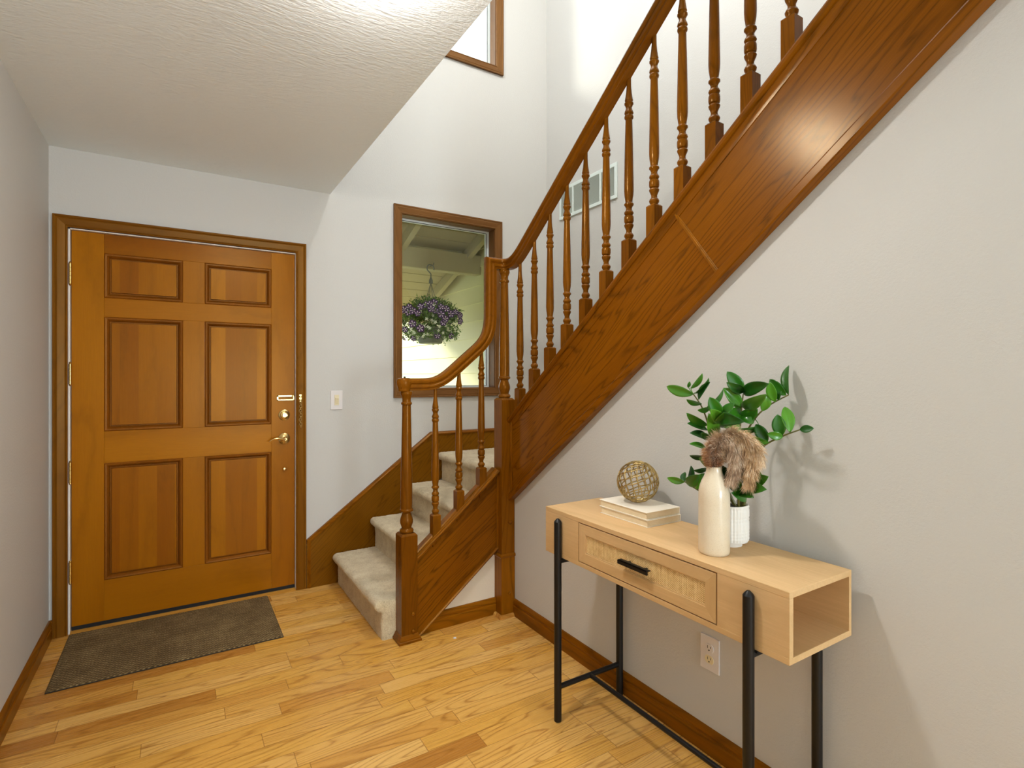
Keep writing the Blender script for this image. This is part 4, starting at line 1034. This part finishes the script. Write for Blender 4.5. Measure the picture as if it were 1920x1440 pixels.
# ================================================================== outside the window
struct('porch_slab', MB().box(-1.5, 2.9, 0.14, 2.2, -0.22, -0.10), M['concrete'])
struct('ground', MB().box(-30, 30, 0.14, 40, -0.5, -0.30), M['grass'])
XS = 2.76
sd_ = MB(); k = 0
z = -0.2
while z < 3.4:
    sd_.prism([(XS, z), (XS - 0.014, z), (XS - 0.002, z + 0.178), (XS, z + 0.178)], 'y', 0.14, 4.6)
    z += 0.152
sd_.box(XS, XS + 0.12, 0.14, 4.6, -0.2, 3.4)
struct('porch_siding_wall', sd_, M['siding'])
ZR0, SL = 2.60, 0.36
def zroof(y): return ZR0 - SL * y
rb = MB(); yy = 0.14
while yy < 1.75:
    y2 = yy + 0.135
    rb.prism([(yy, zroof(yy)), (y2 - 0.007, zroof(y2 - 0.007)), (y2 - 0.007, zroof(y2) + 0.02), (yy, zroof(yy) + 0.02)], 'x', -1.5, XS - 0.02); yy = y2
struct('porch_roof_boards', rb, M['porch_board'])
struct('porch_roof', MB().prism([(0.14, zroof(0.14) + 0.022), (1.80, zroof(1.80) + 0.022), (1.80, zroof(1.8) + 0.08), (0.14, zroof(0.14) + 0.08)], 'x', -1.5, XS + 0.3), M['porch_board'])
rf = MB()
for x in (0.2, 0.81, 1.42, 2.03, 2.62):
    MB_ = MB().prism([(0.14, zroof(0.14) - 0.09), (1.72, zroof(1.72) - 0.09), (1.72, zroof(1.72) - 0.001), (0.14, zroof(0.14) - 0.001)], 'x', x, x + 0.045)
    struct('porch_rafter', MB_, M['porch_paint'])
struct('porch_beam', MB().box(-1.5, XS - 0.003, 0.60, 0.69, 2.165, 2.33), M['porch_paint'], bevel=0.006)
struct('porch_fascia', MB().box(-1.5, XS - 0.003, 1.76, 1.79, zroof(1.76) - 0.12, zroof(1.76) + 0.06), M['porch_paint'])

# hanging basket
bc = Vector((2.262, 0.545, 1.63))
hb = thing('hanging_basket', tuple(bc), 'hanging basket of purple and white petunias under the porch beam outside', 'hanging basket')
hk = MB(); pts = []
hz = 2.105
for k in range(15):
    a = math.radians(-20 + k * 17); pts.append((bc.x + 0.030 * math.cos(a), bc.y, hz + 0.055 + 0.030 * math.sin(a)))
pts += [(bc.x - 0.015, bc.y, hz + 0.030), (bc.x + 0.004, bc.y, hz + 0.010), (bc.x + 0.004, bc.y, hz - 0.04)]
hk.tube(pts, 0.005, 8).lathe([(0.006, -0.01), (0.015, -0.03), (0.017, -0.055), (0.012, -0.058)], (bc.x + 0.004, bc.y, hz - 0.01), 12)
hk.tube([(bc.x + 0.02, 0.602, hz + 0.085), (bc.x + 0.02, 0.56, hz + 0.083), (bc.x + 0.02, 0.53, hz + 0.083), (bc.x + 0.02, 0.522, hz + 0.098)], 0.0035, 6)
hk.build('hook', M['pot_grey'], hb, smooth=True)
for k in range(4):
    a = math.radians(40 + 90 * k)
    MB().tube([(bc.x + 0.004, bc.y, hz - 0.06), (bc.x + 0.12 * math.cos(a), bc.y + 0.12 * math.sin(a), bc.z + 0.045)], 0.0022, 5).build('hanger_wire', M['pot_grey'], hb)
MB().lathe([(0.085, -0.075), (0.092, -0.070), (0.125, 0.04), (0.132, 0.045), (0.132, 0.055), (0.122, 0.055), (0.115, 0.04)], tuple(bc), 32).build('basket_pot', M['pot_grey'], hb, smooth=True)
random.seed(21)
fo = MB()
def rdir():
    while True:
        d = Vector((random.gauss(0, 1), random.gauss(0, 1), random.gauss(0, 1)))
        if d.length > 0.1: return d.normalized()
def foliage_pt(outer=True):
    d = rdir(); r = 1.0 if outer else random.random() ** 0.4
    r *= random.uniform(0.80, 1.05)
    p = bc + Vector((d.x * 0.25 * r, d.y * 0.25 * r, 0.118 + d.z * 0.185 * r))
    if d.z < -0.1: p.z -= random.uniform(0, 0.09) * max(0.0, (Vector((d.x, d.y)).length - 0.55) / 0.45)
    return p, d
for k in range(7500):
    p, d = foliage_pt(False)
    if (p - bc).xy.length < 0.13 and p.z < bc.z + 0.02: continue
    L = random.uniform(0.012, 0.026); u = (d + rdir() * 0.9).normalized(); w = u.cross(rdir()).normalized() * L * 0.28
    fo.add([p, p + u * L * 0.5 + w, p + u * L, p + u * L * 0.5 - w], [(0, 1, 2, 3)])
for k in range(90):
    p, d = foliage_pt(); q = p + d * random.uniform(0.02, 0.05) + Vector((0, 0, random.uniform(-0.02, 0.02)))
    fo.tube([p - d * 0.05, p, q], 0.0012, 4)
    for j in range(8):
        s = p + (q - p) * random.random(); u = rdir(); w = u.cross(rdir()).normalized() * 0.004; L = 0.014
        fo.add([s, s + u * L * 0.5 + w, s + u * L, s + u * L * 0.5 - w], [(0, 1, 2, 3)])
tag(fo.build('foliage', M['basket_leaf'], hb), kind='stuff')
def flower(p, d, R):
    """five-lobed trumpet: dark petals with a pale star"""
    d = d.normalized(); a = d.cross(Vector((0.3, 0.2, 1))).normalized(); b = d.cross(a)
    m = MB(); N = 30; ring = []
    for i, (rr, hh) in enumerate(((0.12, -0.25), (0.35, 0.0), (0.72, 0.10), (1.0, 0.04))):
        vs = []
        for k in range(N):
            t = 2 * math.pi * k / N; lobe = 1 - 0.20 * (1 - abs(math.cos(2.5 * t))) ** 1.5 if i == 3 else 1
            vs.append(p + (a * math.cos(t) + b * math.sin(t)) * R * rr * lobe + d * R * hh)
        ring.append(vs)
    for i in range(3):
        for k in range(N):
            t = (k + 0.5) / N * 5; fr_ = abs((t % 1) - 0.5)      # star rays in the middle of each lobe
            star = fr_ > (0.5 - (0.2, 0.14, 0.04)[i])
            m.add([ring[i][k], ring[i][(k + 1) % N], ring[i + 1][(k + 1) % N], ring[i + 1][k]], [(0, 1, 2, 3)], 1 if star else 0)
    return m
FL = [(-0.6, 0.35, .033), (-0.75, 0.28, .036), (-0.62, 0.18, .036), (-0.48, 0.22, .034), (-0.28, 0.35, .032), (-0.12, 0.42, .034), (0.1, 0.5, .036), (0.02, 0.28, .036), (-0.02, 0.45, .030),
      (0.3, 0.36, .032), (0.45, 0.30, .032), (0.30, 0.10, .036), (0.58, 0.13, .034), (0.42, -0.05, .034), (0.36, -0.18, .030), (0.85, 0.12, .032), (0.86, -0.08, .032), (0.72, 0.22, .028),
      (-0.92, 0.08, .032), (-0.98, -0.06, .030), (-0.50, -0.22, .036), (-0.28, -0.38, .037), (-0.72, -0.40, .028), (-0.78, -0.66, .026), (-0.48, -0.70, .026), (0.20, -0.62, .030), (0.60, -0.60, .028), (-0.35, 0.12, .030), (0.15, 0.22, .028)]
cv = (Vector((0.545, -3.46, 1.3)) - bc); cv.z = 0; cv.normalize(); rt = Vector((-cv.y, cv.x, 0))
for i, (u, v_, R) in enumerate(FL):
    dd = math.sqrt(max(0.0, 1 - min(1, u * u + v_ * v_)))
    p = bc + Vector((0, 0, 0.115)) + rt * u * 0.27 + Vector((0, 0, v_ * 0.225)) + cv * dd * 0.24
    d = (rt * u * 0.8 + Vector((0, 0, v_ * 0.6)) + cv * (dd + 0.4) + rdir() * 0.22)
    flower(p, d, R * 0.9).build('flower', [M['petal'], M['petal_star']], hb, smooth=True)
# flowers at the far side of the basket
for i in range(12):
    a = random.uniform(0, math.pi); v_ = random.uniform(-0.3, 0.6)
    d = (-cv * math.sin(a) + rt * math.cos(a)); p = bc + Vector((0, 0, 0.115 + v_ * 0.2)) + d * 0.24 * math.sqrt(1 - v_ * v_)
    flower(p, d + Vector((0, 0, v_)), 0.033).build('flower', [M['petal'], M['petal_star']], hb, smooth=True)
wf = MB()
for i in range(130):
    a = random.uniform(0, 2 * math.pi); v_ = random.uniform(-1.0, -0.35); rr = 0.24 * math.sqrt(max(0.15, 1 - v_ * v_ * 0.6))
    if random.random() < 0.25: v_ = random.uniform(-0.3, 0.5)
    c = bc + Vector((math.cos(a) * rr, math.sin(a) * rr, 0.125 + v_ * 0.165)); dd = Vector((math.cos(a), math.sin(a), v_ * 0.3)).normalized()
    aa = dd.cross(Vector((0, 0, 1))).normalized(); b2_ = dd.cross(aa)
    ph = random.random()
    for k in range(5):
        t = 2 * math.pi * (k + ph) / 5; e = aa * math.cos(t) + b2_ * math.sin(t); g = aa * math.cos(t + 0.45) + b2_ * math.sin(t + 0.45); h_ = aa * math.cos(t - 0.45) + b2_ * math.sin(t - 0.45)
        wf.add([c, c + h_ * 0.009, c + e * 0.015, c + g * 0.009], [(0, 1, 2, 3)])
tag(wf.build('blossom', M['petal_white'], hb), 'tiny white blossoms trailing along the rim', kind='stuff')

# ================================================================== ceiling lamps (above the frame; the stairwell one is added fill)
def lamp(loc, r, energy, label, col=(1.0, 0.95, 0.90)):
    t = thing('ceiling_light', loc, label, 'ceiling light')
    MB().lathe([(r, -0.0005), (r + 0.004, -0.004), (r + 0.004, -0.022), (r - 0.004, -0.024), (r - 0.004, -0.004)], loc, 40, cap=False).build('lamp_rim', M['brass'], t, smooth=True, angle=40)
    area = math.pi * r * r
    mat = emit('lamp_glass_%s' % label[:5], col, energy / area / math.pi)
    prof = [(0.0005, -0.064), (r * 0.35, -0.061), (r * 0.65, -0.053), (r * 0.88, -0.038), (r - 0.0045, -0.020), (r - 0.0045, -0.012)]
    MB().lathe(prof, loc, 36, cap=False).build('lamp_glass', mat, t, smooth=True)
lamp((0.98, -2.07, HC), 0.075, LAMP_E, 'flush dome light on the hall ceiling')
lamp((2.2, -2.2, UC), 0.14, STAIR_FILL_E, 'dome light on the tall stairwell ceiling')  # unseen lamp added to brighten the stairwell walls
